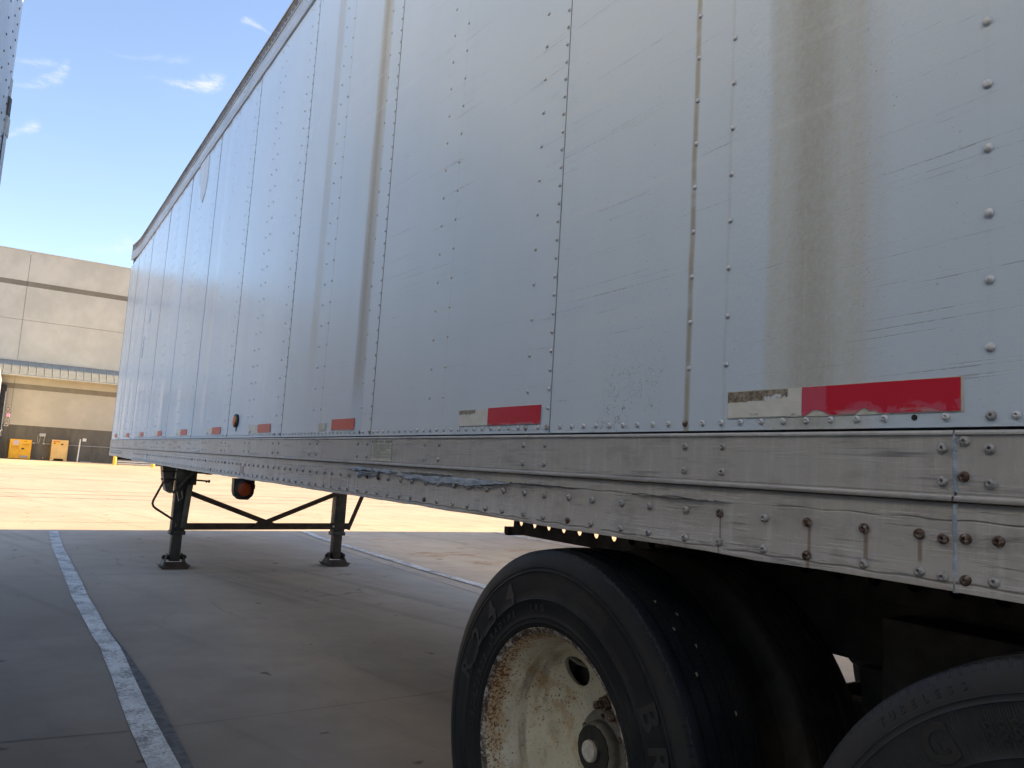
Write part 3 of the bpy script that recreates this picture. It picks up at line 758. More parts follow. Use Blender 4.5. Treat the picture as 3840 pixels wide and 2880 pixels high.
def xoff(y, z, k):
    if z > 3.99: return XS - .006
    if z > 3.87: return XS - .0125
    if z > 1.306: return XS - .0012
    if z > 1.21: return XS - .0045
    return XS - .006
uniq = {}
for r in RV:
    if r[1] > ZT - .01 and r[1] < 3.88: continue
    if r[0] > -1.3: uniq[(round(r[0] / .012), round(r[1] / .012))] = r
RV = list(uniq.values())
RV.sort(key=lambda r: (0 if vis(r[0], r[1]) else 1, (Vector((XS, r[0], r[1])) - CAM).length / KIND[r[2]][0]))
for y, z, k in RV[:300]:
    inst(KM[k], 'rivet', (xoff(y, z, k), y, z), T, (random.uniform(0, 6.28), 0, 0))
bmr = {}
for y, z, k in RV[300:]:
    a, b, c, m = KIND[k]
    bm = bmr.setdefault(m.name, (bm_new(), m))[0]
    b2 = bm_new(); lathe_x(b2, [(0.0005, a), (-b * .6, a * .85), (-b, 0)], 7)
    b2.transform(Matrix.Translation((xoff(y, z, k), y, z + (kick(y) if z > 3.87 else 0))))
    join(bm, b2)
for bm, m in bmr.values():
    o = obj('rivet_rows', bm, m, T, smooth=2); o['kind'] = 'stuff'
bm = bm_new(); lathe_x(bm, [(.0005, .0048), (-.0009, .0048), (-.0009, 0)], 16); bm.transform(Matrix.Translation((XS, .687, 1.3265))); obj('empty_rivet_hole', bm, m_dark, T)

# reflective strips
def ragged(y0, y1, z0, z1, seed, cuts=(), x=XS - .0016, th=.0014, jl=0., jr=0.):
    """sheet of film with torn lower edge; y0 > y1 (left to right in view)"""
    rnd = random.Random(seed); n = 36; lowp = []; topp = []
    for i in range(n + 1):
        y = y0 + (y1 - y0) * i / n; zl = z0 + rnd.uniform(0, .0005)
        for cy, cw, ch in cuts:
            if abs(y - cy) < cw: zl = z0 + ch * (1 - abs(y - cy) / cw) ** .5 * rnd.uniform(.7, 1.)
        lowp.append((y, zl)); topp.append((y, z1 - rnd.uniform(0, .0004)))
    bm = bm_new()
    for i in range(n):
        q = [lowp[i], lowp[i + 1], topp[i + 1], topp[i]]
        fr = [bm.verts.new((x, a, b)) for a, b in q]; bk = [bm.verts.new((x + th, a, b)) for a, b in q]
        bm.faces.new(fr)
        for s in ((0, 1), (2, 3)) + (((3, 0),) if i == 0 else ()) + (((1, 2),) if i == n - 1 else ()):
            bm.faces.new((fr[s[0]], fr[s[1]], bk[s[1]], bk[s[0]]))
    return bm
bm = bm_new(); box(bm, (XS - .0013, .6095, 1.3335), (XS - .0005, 1.073, 1.3885)); obj('strip_backing', bm, m_tapesmall, T)
obj('white_reflective_strip', ragged(1.071, .8975, 1.335, 1.387, 2, ((.915, .006, .008),), x=XS - .0024, th=.0010), m_tapewhite, T)
obj('red_reflective_strip', ragged(.8965, .614, 1.335, 1.3875, 4, ((.865, .022, .013), (.772, .016, .013), (.757, .010, .008)), x=XS - .0025, th=.0010), m_tapered, T)
bm = text_bm('DOT-C2', .0052); bm.transform(Matrix.Translation((XS - .0027, 1.005, 1.341)) @ Matrix(((0, 0, -1, 0), (1, 0, 0, 0), (0, -1, 0, 0), (0, 0, 0, 1))).to_4x4()); obj('strip_lettering', bm, m_inkgrey, T)
obj('white_reflective_strip', ragged(2.190, 2.010, 1.3365, 1.387, 6, x=XS - .0034), m_tapewhite, T)
obj('red_reflective_strip', ragged(2.009, 1.731, 1.3365, 1.389, 7, x=XS - .0034), m_tapered, T)
obj('white_reflective_strip', ragged(3.55, 3.45, 1.337, 1.372, 11, ((3.5, .012, .006),), x=XS - .0034), m_tapesmall, T)
obj('red_reflective_strip', ragged(3.375, 3.10, 1.337, 1.386, 12, ((3.32, .04, .004),), x=XS - .0034), m_tapered, T)
for yc, wl, rl in ((4.62, .22, .26), (5.85, .2, .27), (7.08, .2, .27), (8.32, .18, .25), (9.55, .18, .25), (10.78, .17, .26), (12.02, .12, .2)):
    obj('white_reflective_strip', ragged(yc + wl, yc + .001, 1.337, 1.385, int(yc * 10), ((yc + wl * .7, .03, .02),), x=XS - .004), m_tapesmall, T)
    obj('red_reflective_strip', ragged(yc, yc - rl, 1.337, 1.387, int(yc * 11), x=XS - .004), m_tapered, T)
# warning label
bm = bm_new(); box(bm, (XS - .0062, 2.688, 1.2125), (XS - .0048, 2.886, 1.3035 - .012)); lab = obj('warning_label', bm, m_labelpaper, T)
def onside(b2, y, z, x=XS - .0070):
    b2.transform(Matrix.Translation((x, y, z)) @ Matrix(((0, 0, -1, 0), (-1, 0, 0, 0), (0, 1, 0, 0), (0, 0, 0, 1)))); return b2
obj('label_heading', onside(text_bm('WARNING', .011), 2.787, 1.2855), m_ink, lab)
bm = bm_new()
def para(bm, pts): 
    vs = [bm.verts.new((XS - .0068, a, b)) for a, b in pts]; bm.faces.new(vs)
for k in range(5):
    for s in (0, 1):
        y = (2.882 - k * .0125) if s == 0 else (2.752 - k * .0125)
        para(bm, [(y, 1.2800), (y - .006, 1.2800), (y - .010, 1.2905), (y - .004, 1.2905)])
for k in range(6):
    z = 1.272 - k * .0098
    for y in (2.885, 2.695): para(bm, [(y, z - .0060), (y - .006, z - .001), (y - .006, z + .0045), (y, z - .0005)])
obj('label_stripes', bm, m_ink, lab)
bm = bm_new(); rnd = random.Random(4)
for k in range(17):
    z = 1.2755 - k * .0034; e = 2.707 if k < 6 or rnd.random() > .5 else rnd.uniform(2.73, 2.80); y = 2.870
    while y > e:
        w = rnd.uniform(.004, .014); para(bm, [(y, z), (y - w, z), (y - w, z + .0014), (y, z + .0014)]); y -= w + .0025
obj('label_text', bm, m_inkgrey, lab)
# side marker lamp, patch plates, lamp hanging below the rail
bm = bm_new(); lathe_x(bm, [(0, .046), (-.012, .046), (-.016, .040), (-.012, .036), (-.010, 0)], 28); bm.transform(Matrix.Diagonal((1, 1.15, .95, 1))); bm.transform(Matrix.Translation((XS - .002, 5.146, 1.42))); mk = obj('marker_lamp', bm, m_black, T, smooth=True)
bm = bm_new(); lathe_x(bm, [(-.010, .036), (-.020, .030), (-.024, .016), (-.025, 0)], 24); bm.transform(Matrix.Diagonal((1, 1.15, .95, 1))); bm.transform(Matrix.Translation((XS - .002, 5.146, 1.42))); obj('amber_lens', bm, m_amber, mk, smooth=True)
bm = bm_new(); tube(bm, [(XS - .003, 5.14, 1.375), (XS - .003, 5.142, 1.352)], .0035, 6); obj('lamp_wire', bm, m_black, mk)
bm = bm_new(); box(bm, (XS - .006, 9.80, 2.69), (XS - .001, 9.93, 2.83)); obj('patch_plate', bm, m_white2, T)
bm = bm_new(); box(bm, (XS - .006, 10.12, 2.29), (XS - .001, 10.23, 2.54)); obj('patch_plate', bm, m_white2, T)
bm = bm_new(); prism(bm, [(7.47, 3.86), (7.10, 3.86), (7.08, 3.62), (7.13, 3.50), (7.24, 3.44), (7.33, 3.52), (7.36, 3.62), (7.5, 3.70)], 0, XS - .006, XS - .0015); obj('patch_plate', bm, m_white2, T)
bm = bm_new(); box(bm, (XS - .0085, 8.86, 1.10), (XS - .0050, 8.96, 1.145)); obj('blue_sticker', bm, mat('pale_blue_print', (.42, .55, .66), .5), T)
bm = bm_new(); box(bm, (XS - .0065, 4.84, 1.090), (XS - .0052, 4.93, 1.135)); obj('faded_pink_sticker', bm, worn('faded_pink_print', (.30, .24, .23), (.36, .28, .26), 40, .6), T)
bm = bm_new(); prism(bm, [(1.146, 1.0615), (1.149, .985), (1.158, .958), (1.184, .937), (1.236, .936), (1.260, .958), (1.268, .976), (1.268, 1.0615)], 1, 4.80, 4.86); lb = obj('lamp_bracket', bm, m_black, T, smooth=True)
bm = bm_new(); lathe_x(bm, [(0, .053), (-.014, .053), (-.016, .044), (-.006, .043)], 30); bm.transform(Matrix.Rotation(R(90), 4, 'Z')); bm.transform(Matrix.Translation((1.209, 4.798, 1.000))); obj('lamp_rim', bm, m_black, lb, smooth=True)
bm = bm_new(); lathe_x(bm, [(0, .043), (-.008, .041), (-.011, .025), (-.012, 0)], 28); bm.transform(Matrix.Rotation(R(90), 4, 'Z')); bm.transform(Matrix.Translation((1.209, 4.796, 1.000))); obj('lamp_lens', bm, m_reddot, lb, smooth=True)
bm = bm_new(); box(bm, (1.268, 4.81, 1.00), (1.276, 4.83, 1.03), .003); obj('lamp_clip', bm, m_black, lb)

# landing gear
YG = 8.70
for xc, near in ((1.5495, True), (3.287, False)):
    bm = bm_new(); box(bm, (xc - .065, YG - .065, .36), (xc + .065, YG + .065, 1.06), .008); leg = obj('landing_leg', bm, m_leg, T, smooth=True)
    bm = bm_new(); box(bm, (xc - .075, YG - .075, .345), (xc + .075, YG + .075, .385), .006); obj('leg_collar', bm, m_leg, leg, smooth=True)
    bm = bm_new(); box(bm, (xc - .050, YG - .05, .075), (xc + .050, YG + .05, .36), .006); obj('inner_leg', bm, m_leg if near else m_legdark, leg, smooth=True)
    bm = bm_new(); tube(bm, [(xc - .108, YG, .112), (xc + .108, YG, .112)], .024, 12); tube(bm, [(xc - .118, YG, .112), (xc + .118, YG, .112)], .016, 8); obj('foot_axle', bm, m_legdark, leg, smooth=True)
    for s in (-1, 1):
        bm = bm_new(); lo_ = [bm.verts.new((xc + s * (.118 if i < 4 else .106), YG + q, .0225)) for i, q in enumerate((-.11, -.04, .04, .11))] ; bm.free(); bm = bm_new()
        A_ = [(xc + s * .120, YG - .11, .0225), (xc + s * .120, YG + .11, .0225), (xc + s * .078, YG + .035, .150), (xc + s * .078, YG - .035, .150)]
        B_ = [(x_ - s * .012, y_, z_) for x_, y_, z_ in A_]
        va = [bm.verts.new(q) for q in A_]; vb = [bm.verts.new(q) for q in B_]; bm.faces.new(va); bm.faces.new(vb[::-1])
        for i_ in range(4): bm.faces.new((va[i_], va[(i_ + 1) % 4], vb[(i_ + 1) % 4], vb[i_]))
        obj('foot_bracket', bm, m_box if near and s < 0 else m_legdark, leg)
    bm = bm_new(); box(bm, (xc - .125, YG - .125, .006), (xc + .125, YG + .125, .022)); 
    prism(bm, [(xc - .125, .014), (xc - .148, .036), (xc - .144, .040), (xc - .121, .021)], 1, YG - .12, YG + .12)
    prism(bm, [(xc + .125, .014), (xc + .148, .036), (xc + .144, .040), (xc + .121, .021)], 1, YG - .12, YG + .12)
    obj('foot_plate', bm, m_legdark, leg)
    bm = bm_new()
    if near: bar(bm, (xc + .045, YG - .075, .42), (xc + .075, YG - .10, 1.02), .055, .022, (0, 1, 0))
    else: bar(bm, (xc + .100, YG - .075, .415), (xc + .325, YG - .075, 1.02), .03, .050, (0, 1, 0))
    obj('leg_brace', bm, m_box if near else m_legdark, leg)
    bm = bm_new(); box(bm, (xc - .10, YG - .112, .023), (xc + .10, YG - .10, .075)); obj('foot_stiffener', bm, m_legdark, leg)
bm = bm_new(); bar(bm, (1.60, YG - .075, .432), (3.405, YG - .083, .455), .012, .070, (0, 0, 1)); obj('cross_bar', bm, m_legdark, T)
bm = bm_new(); bar(bm, (1.62, YG - .092, .78), (2.47, YG - .092, .475), .012, .052); obj('diagonal_brace', bm, m_legdark, T)
bm = bm_new(); bar(bm, (3.26, YG - .092, .845), (2.40, YG - .092, .475), .012, .050); obj('diagonal_brace', bm, m_legdark, T)
bm = bm_new(); prism(bm, [(2.30, .425), (2.55, .43), (2.52, .485), (2.43, .51), (2.33, .49)], 1, YG - .105, YG - .099); obj('gusset_plate', bm, m_legdark, T)
bm = bm_new(); tube(bm, [(3.20, YG - .10, .452), (3.20, YG - .112, .452)], .012, 8); obj('brace_bolt', bm, m_bolt, T)
# gearbox, wing plates and folded crank
bm = bm_new(); prism(bm, [(1.33, 1.055), (1.46, 1.055), (1.455, .775), (1.425, .770), (1.385, .795), (1.36, .88)], 1, 8.60, 8.76); gb = obj('gearbox_housing', bm, m_box, T)
for z in (.985, .905):
    bm = bm_new(); box(bm, (1.325, 8.575, z), (1.50, 8.60, z + .014)); obj('housing_rib', bm, m_leg, gb)
bm = bm_new(); prism(bm, [(1.46, 1.055), (1.66, 1.055), (1.64, .99), (1.47, .79)], 1, 8.53, 8.545); obj('wing_plate', bm, m_box, T)
bm = bm_new(); bar(bm, (1.44, 8.51, .775), (1.63, 8.51, 1.02), .022, .030, (0, 1, 0)); obj('wing_brace', bm, m_box, T)
bm = bm_new(); box(bm, (1.60, 8.56, .862), (1.668, 8.80, 1.05), .01); obj('gear_case', bm, m_leg, T, smooth=True)
for x, z in ((1.43, .955), (1.42, .87), (1.53, 1.0), (1.49, .865)):
    bm = bm_new(); tube(bm, [(x, 8.51, z), (x, 8.60, z)], .010, 7); obj('gear_bolt', bm, m_leg, gb)
bm = bm_new()
cr = [(1.42, 8.45, .905), (1.345, 8.42, .905), (1.325, 8.42, .885), (1.252, 8.42, .705), (1.247, 8.42, .675), (1.258, 8.42, .645), (1.285, 8.42, .622), (1.43, 8.42, .532), (1.47, 8.42, .51), (1.492, 8.42, .475), (1.488, 8.42, .44), (1.456, 8.42, .375)]
tube(bm, cr, .011, 8); obj('crank_handle', bm, m_legdark, T, smooth=True)
bm = bm_new(); box(bm, (1.325, 8.40, .88), (1.375, 8.45, .925), .006); obj('crank_knuckle', bm, m_legdark, T)
bm = bm_new(); tube(bm, [(1.66, 8.52, .915), (1.785, 8.52, .909)], .009, 8); tube(bm, [(1.755, 8.52, .909), (1.755, 8.52, .893)], .008, 6); tube(bm, [(1.772, 8.52, .909), (1.79, 8.52, .908)], .015, 8); obj('gear_shaft', bm, m_legdark, T)
bm = bm_new(); tube(bm, [(1.66, 8.52, .995), (3.26, 8.62, .985)], .012, 8); tube(bm, [(1.74, 8.52, .995), (1.80, 8.525, .995)], .018, 8); obj('cross_shaft', bm, m_legdark, T)
bm = bm_new(); tube(bm, [(1.475, 8.50, .79), (1.50, 8.50, .70), (1.535, 8.50, .735), (1.52, 8.50, .80)], .004, 5); obj('tie_wire', bm, m_bolt, T)

# slider rails with round holes
def holed_plate(y0, y1, z0, z1, x, yc, r, pitch, th=.012):
    bm = bm_new(); zc = z1 - (z1 - z0) * .0 
    return bm
XSL = 1.75
def slider(x, y_start, y_end):
    bm = bm_new(); pitch = .0949; y = y_start; zc, r = 1.002, .018; z0, z1 = .9746, 1.108
    n = int((y_end - y_start) / pitch)
    for i in range(n):
        ya, yb = y_start + i * pitch, y_start + (i + 1) * pitch; yc = (ya + yb) / 2
        outer = []; inner = []
        K = 16
        for k in range(K):
            t = 2 * math.pi * (k + .5) / K; c, s = math.cos(t), math.sin(t)
            inner.append(bm.verts.new((x, yc + r * c, zc + r * s)))
            # project on rectangle
            ky = (pitch / 2) / abs(c) if abs(c) > 1e-6 else 1e9; kz = ((z1 - zc) if s > 0 else (zc - z0)) / abs(s) if abs(s) > 1e-6 else 1e9
            q = min(ky, kz); outer.append(bm.verts.new((x, yc + q * c, zc + q * s)))
        for k in range(K):
            p, q = outer[k], outer[(k + 1) % K]; bm.faces.new((p, q, inner[(k + 1) % K], inner[k]))
            if abs(p.co.y - q.co.y) > 1e-5 and abs(p.co.z - q.co.z) > 1e-5:
                cy = yc + math.copysign(pitch / 2, (p.co.y + q.co.y) / 2 - yc); cz = z1 if (p.co.z + q.co.z) / 2 > zc else z0
                bm.faces.new((p, bm.verts.new((x, cy, cz)), q))
        ib = [bm.verts.new((x + .01, v.co.y, v.co.z)) for v in inner]
        for k in range(K): bm.faces.new((inner[k], inner[(k + 1) % K], ib[(k + 1) % K], ib[k]))
    box(bm, (x - .001, y_start, .952), (x + .10, y_end, .9745)); 
    return bm
for x in (1.75, 3.16):
    if x < 2: obj('slider_rail', slider(x, -1.9, 2.722), m_chassis, T)
    else:
        bm = bm_new(); box(bm, (x, -1.9, .952), (x + .10, 2.72, 1.105)); obj('slider_rail', bm, m_chassis, T)
    bm = bm_new(); tube(bm, [(x - .004, 2.70, .958), (x + .10, 2.70, .958)], .018, 10); obj('slider_stop', bm, m_chassis, T)
    bm = bm_new(); box(bm, (x + .012, -1.9, .80), (x + .09, 2.09, .950), .004); box(bm, (x + .102, -1.9, .951), (x + .12, 2.09, 1.10)); obj('bogie_frame', bm, m_chassis, T)
    for yy in (-.45, .98, 2.0):
        bm = bm_new(); prism(bm, [(yy - .13, .80), (yy + .13, .80), (yy + .09, .52), (yy - .09, .52)], 0, x - .03, x + .11); obj('spring_hanger', bm, m_chassis, T)
    for ya in (1.617, .398):
        bm = bm_new()
        for k in range(3):
            pts = []
            for i in range(9):
                t = -1 + i / 4; L = .50 - k * .09
                pts.append((x + .04, ya + t * L, .66 - .045 * (t * L / .5) ** 2 * -1 - .016 * k))
            for p, q in zip(pts, pts[1:]): bar(bm, p, q, .075, .013, (0, 0, 1))
        obj('leaf_spring', bm, m_chassis, T)
for yy in (2.04, 1.0, -.4):
    bm = bm_new(); box(bm, (1.86, yy - .05, .82), (3.16, yy + .05, .90)); obj('bogie_cross_tube', bm, m_chassis, T)
for ya in (1.617, .398):
    bm = bm_new(); tube(bm, [(1.35, ya, .497), (3.66, ya, .497)], .062, 16); obj('axle', bm, m_chassis, T, smooth=True)
    for x in (2.05, 2.95):
        bm = bm_new(); tube(bm, [(x, ya + .16, .56), (x, ya + .18, .56), (x, ya + .27, .60), (x, ya + .30, .60)], [.05, .088, .088, .06], 16); obj('brake_chamber', bm, m_chassis, T, smooth=True)
for ya in (1.617, .398):
    for x0, x1 in ((1.425, 1.60), (3.41, 3.585)):
        bm = bm_new(); tube(bm, [(x0, ya, .497), (x1, ya, .497)], .240, 40); obj('brake_drum', bm, m_chassis, T, smooth=True)
bm = bm_new(); tube(bm, [(2.1, .98, .68), (2.9, .98, .68)], .125, 20); obj('air_tank', bm, m_chassis, T, smooth=True)
# dark hanger box seen between the wheels
bm = bm_new(); box(bm, (1.60, .70, .42), (1.72, .98, .94), .006); obj('hanger_box', bm, m_chassis, T)
bm = bm_new(); prism(bm, [(1.72, -1.85), (3.20, -1.85), (3.20, -1.80), (1.72, -1.80)], 2, .5, 1.05); obj('rear_bogie_beam', bm, m_chassis, T)

# ---- wheels
HW = .132
half = [(x_ if x_ > -.12 else -.12 + (x_ + .12) * .35, r_) for x_, r_ in [(-.098, .302), (-.112, .308), (-.120, .318), (-.1228, .3260), (-.1240, .3266), (-.1238, .3278), (-.1232, .3284), (-.1262, .3380), (-.1274, .3386), (-.1272, .3396), (-.1264, .3402), (-.128, .350), (-.1333, .3838), (-.1352, .3846), (-.1352, .3858), (-.1336, .3866), (-.1345, .410), (-.1320, .440), (-.1278, .4548), (-.1292, .4556), (-.1288, .4568), (-.1268, .4576), (-.1256, .4640), (-.1270, .4648), (-.1264, .4662), (-.1240, .4670), (-.1232, .470), (-.1160, .486), (-.1105, .497), (-.1065, .5055)]]
tread = []
def rr(x): return .5150 - .0062 * (x / .106) ** 2
gro = [-.074, -.037, 0.0, .037, .074]
xs = [-.1015]
for g_ in gro:
    for dx, dr in ((-.0042, 0), (-.0028, -.008), (.0028, -.008), (.0042, 0)): tread.append((g_ + dx, rr(g_ + dx) + dr))
prof = half + [(-.1015, rr(.1015))] + tread + [(.1015, rr(.1015))] + [(-a, b) for a, b in half[::-1]]
bm = bm_new(); lathe_x(bm, prof, 160); me_tyre = mesh_of(bm, m_tyre, 'tyre'); me_tyre.set_sharp_from_angle(angle=R(40))
rimp = [(-.1175, .3125), (-.1165, .3165), (-.1125, .3175), (-.1095, .314), (-.1075, .3035), (-.098, .300), (-.085, .296), (-.055, .290), (-.035, .283), (-.005, .279), (.035, .277), (.105, .300), (.112, .314), (.116, .312), (.110, .294), (.04, .270), (-.005, .2720), (-.036, .2765), (-.058, .284), (-.088, .2905), (-.102, .295), (-.112, .302)]
bm = bm_new(); lathe_x(bm, rimp, 128, closed=True)
discp = [(.006, .2735), (.022, .262), (.040, .246), (.056, .225), (.067, .205), (.074, .180), (.079, .155), (.082, .125), (.082, .074), (.092, .074), (.092, .128), (.088, .160), (.083, .185), (.076, .210), (.064, .232), (.047, .254), (.028, .272), (.012, .278)]
b2 = bm_new(); lathe_x(b2, discp, 128, closed=True)
cut = bm_new()
for k in range(2):
    t = R(-34 + 180 * k)
    # clockwise angle seen from outside: y = -r sin, z = r cos
    yy, zz = -.204 * math.sin(-t) * -1, .204 * math.cos(t)
    tube(cut, [(.02, .204 * math.sin(-t), zz), (.13, .204 * math.sin(-t), zz)], .0405, 24)
bmesh.ops.recalc_face_normals(cut, faces=cut.faces[:]); bmesh.ops.recalc_face_normals(b2, faces=b2.faces[:])
md = bpy.data.meshes.new('d'); b2.to_mesh(md); mc = bpy.data.meshes.new('c'); cut.to_mesh(mc); b2.free(); cut.free()
od = bpy.data.objects.new('d', md); oc = bpy.data.objects.new('c', mc); C.objects.link(od); C.objects.link(oc)
mod = od.modifiers.new('b', 'BOOLEAN'); mod.operation = 'DIFFERENCE'; mod.object = oc; mod.solver = 'EXACT'
dg = bpy.context.evaluated_depsgraph_get(); dg.update()
me = bpy.data.meshes.new_from_object(od.evaluated_get(dg)); bm.from_mesh(me)
bpy.data.objects.remove(od); bpy.data.objects.remove(oc)
me_rim = bpy.data.meshes.new('wheel'); bmesh.ops.recalc_face_normals(bm, faces=bm.faces[:]); bm.to_mesh(me_rim); bm.free(); me_rim.materials.append(m_rim); me_rim.shade_smooth(); me_rim.set_sharp_from_angle(angle=R(38))
bm = bm_new(); lathe_x(bm, [(.084, .100), (.070, .094), (.066, .088), (.064, .072), (.050, .070), (.040, .066), (.036, .060), (.036, .050), (.040, .048)], 64); me_hub = mesh_of(bm, m_hub, 'hub'); me_hub.set_sharp_from_angle(angle=R(35))
bm = bm_new(); lathe_x(bm, [(.040, .0495), (.038, .047), (.038, .034), (.028, .029), (.026, .026)], 48); me_ring = mesh_of(bm, m_black, 'hub_window'); me_ring.set_sharp_from_angle(angle=R(35))
bm = bm_new(); lathe_x(bm, [(.028, .0270), (.019, .0262), (.016, .023), (.0155, 0)], 36); me_cap = mesh_of(bm, m_capwhite, 'hub_cap'); me_cap.set_sharp_from_angle(angle=R(35))
bm = bm_new(); lathe_x(bm, [(.083, .023), (.077, .023), (.075, .019), (.058, .0175), (.056, .011), (.036, .0105), (.034, .008), (.034, 0)], 6 * 4); me_nut = mesh_of(bm, m_rust, 'lug_nut'); me_nut.set_sharp_from_angle(angle=R(30))
bm = bm_new(); lathe_x(bm, [(.066, .0075), (.060, .0075), (.058, .005), (.058, 0)], 12); me_hb = mesh_of(bm, m_rust, 'hub_bolt')
TYRE_X = [(r_, x_ if x_ > -.12 else -.12 + (x_ + .12) * .35) for r_, x_ in [(.302, -.098), (.318, -.120), (.350, -.128), (.3866, -.1336), (.410, -.1345), (.440, -.1320), (.4576, -.1268), (.470, -.1232), (.486, -.1160), (.5055, -.1065)]]
def side_x(r):
    for (r0, x0), (r1, x1) in zip(TYRE_X, TYRE_X[1:]):
        if r0 <= r <= r1: return x0 + (x1 - x0) * (r - r0) / (r1 - r0)
    return -.13
def lettering(wheel_tyre, txt, size, r, deg0, step, extr=.0019, wide=1.):
    for i, ch in enumerate(txt):
        if ch == ' ': continue
        b2 = text_bm(ch, size, extr, size * .025); phi = R(deg0 + i * step)
        t = Vector((0, -math.cos(phi), -math.sin(phi))); o_ = Vector((0, -math.sin(phi), math.cos(phi)))
        slope = (side_x(r + size * .3) - side_x(r - size * .3)) / (size * .6)
        u = (o_ + Vector((slope, 0, 0))).normalized(); nrm = t.cross(u)
        m4 = Matrix((t * wide, u, nrm)).transposed().to_4x4(); m4.translation = Vector((side_x(r) - .0004, 0, 0)) + o_ * r
        b2.transform(m4); obj('raised_letter', b2, m_letter, wheel_tyre, local=True)
def wheel(x, y, side, outer, texts=False, spin=0):
    w = bpy.data.objects.new('wheel', me_rim); C.objects.link(w); w.parent = T
    w.location = Vector((x, y, .497)) - rootloc(T)
    fl = (side > 0) != (not outer)      # inner wheels are mounted the other way round
    w.rotation_euler = (0, 0, 0 if not fl else math.pi)
    ty = bpy.data.objects.new('tyre', me_tyre); C.objects.link(ty); ty.parent = w
    if spin: ty.rotation_euler = (spin, 0, 0)
    if outer:
        for me_, nm in ((me_hub, 'hub'), (me_ring, 'hub_window'), (me_cap, 'hub_cap')):
            o = bpy.data.objects.new(nm, me_); C.objects.link(o); o.parent = w
        if side < 0:
            for k in (0, 30, 108, 150, 195):
                t = R(k); o = bpy.data.objects.new('lug_nut', me_nut); C.objects.link(o); o.parent = w; o.location = (0, -.113 * math.sin(t), .113 * math.cos(t))
            for k in range(6):
                t = R(-2 + 60 * k); o = bpy.data.objects.new('hub_bolt', me_hb); C.objects.link(o); o.parent = w; o.location = (0, -.081 * math.sin(t), .081 * math.cos(t))
    return w, ty
XO = 1.317; XI = 1.662
w1, t1 = wheel(XO, 1.617, -1, True)
wi, ti = wheel(XI, 1.617, -1, False, spin=.3)
ti.data = me_tyre.copy(); ti.data.materials[0] = m_tyre3
w2, t2 = wheel(XO, .398, -1, True)
t2.data = me_tyre.copy(); t2.data.materials[0] = m_tyre2
wheel(XI, .398, -1, False)
for ya in (1.617, .398):
    wheel(5.01 - XO, ya, 1, True); wheel(5.01 - XI, ya, 1, False)
def tl(*a, **k): return lettering(*a, **k)
# tyre lettering lies in the wheel's own space as a sub-part of the wheel
lettering(w1, 'R244', .074, .412, -72, 15, .0013, 1.2)
lettering(w1, 'BRIDGESTONE', .076, .422, 60.6, 11.5, .0013, 1.3)
lettering(w1, 'LRG', .022, .362, -13.5, 3.7, .0013)
lettering(w1, 'RADIAL', .024, .361, -48, 4.2, .0013)
lettering(w1, '295/75R22.5', .026, .350, -92, 4.1, .0013)
lettering(w2, 'TUBELESS', .018, .482, -44, 2.6, .0007)
lettering(w2, 'G', .075, .418, -35, 1, .0019)
# pebbles caught in the tread grooves
rnd = random.Random(3)
for g_, ph in ((-.037, 30), (-.037, 47), (-.037, 58), (-.037, 72), (-.0, 40), (0., 52), (-.037, 78), (.037, 63)):
    bm = bm_new(); bmesh.ops.create_icosphere(bm, subdivisions=1, radius=.0038)
    for v in bm.verts: v.co = Vector((v.co.x * .6, v.co.y * 1.5, v.co.z)) * rnd.uniform(.45, 1.2)
    p = R(ph + rnd.uniform(-5, 5)); bm.transform(Matrix.Translation((g_ + .001, -.512 * math.sin(p), .512 * math.cos(p))) @ Matrix.Rotation(p, 4, 'X'))
    obj('pebble', bm, m_pebble, w1, local=True)
# embossed blocks in the second tyre's sidewall are the raised ring and dial
bm = bm_new()
for k in range(3):
    for j in range(3):
        p = R(-24 + k * 2.6); r_ = .405 + j * .011; c = Vector((side_x(r_) - .0006, -r_ * math.sin(p), r_ * math.cos(p)))
        b2 = bm_new(); lathe_x(b2, [(0, .0062), (-.0012, .0056), (-.0012, .0036), (0, .003)], 12); b2.transform(Matrix.Translation(c)); join(bm, b2)
obj('sidewall_emblem', bm, m_letter, w2, local=True)
# valve stem with extension hose in the front wheel
bm = bm_new(); tube(bm, [(.055, .195, .205), (.045, .170, .213), (.050, .135, .203), (.060, .105, .192), (.085, .07, .186)], .0055, 8); obj('valve_hose', bm, m_hub, w1, local=True, smooth=True)

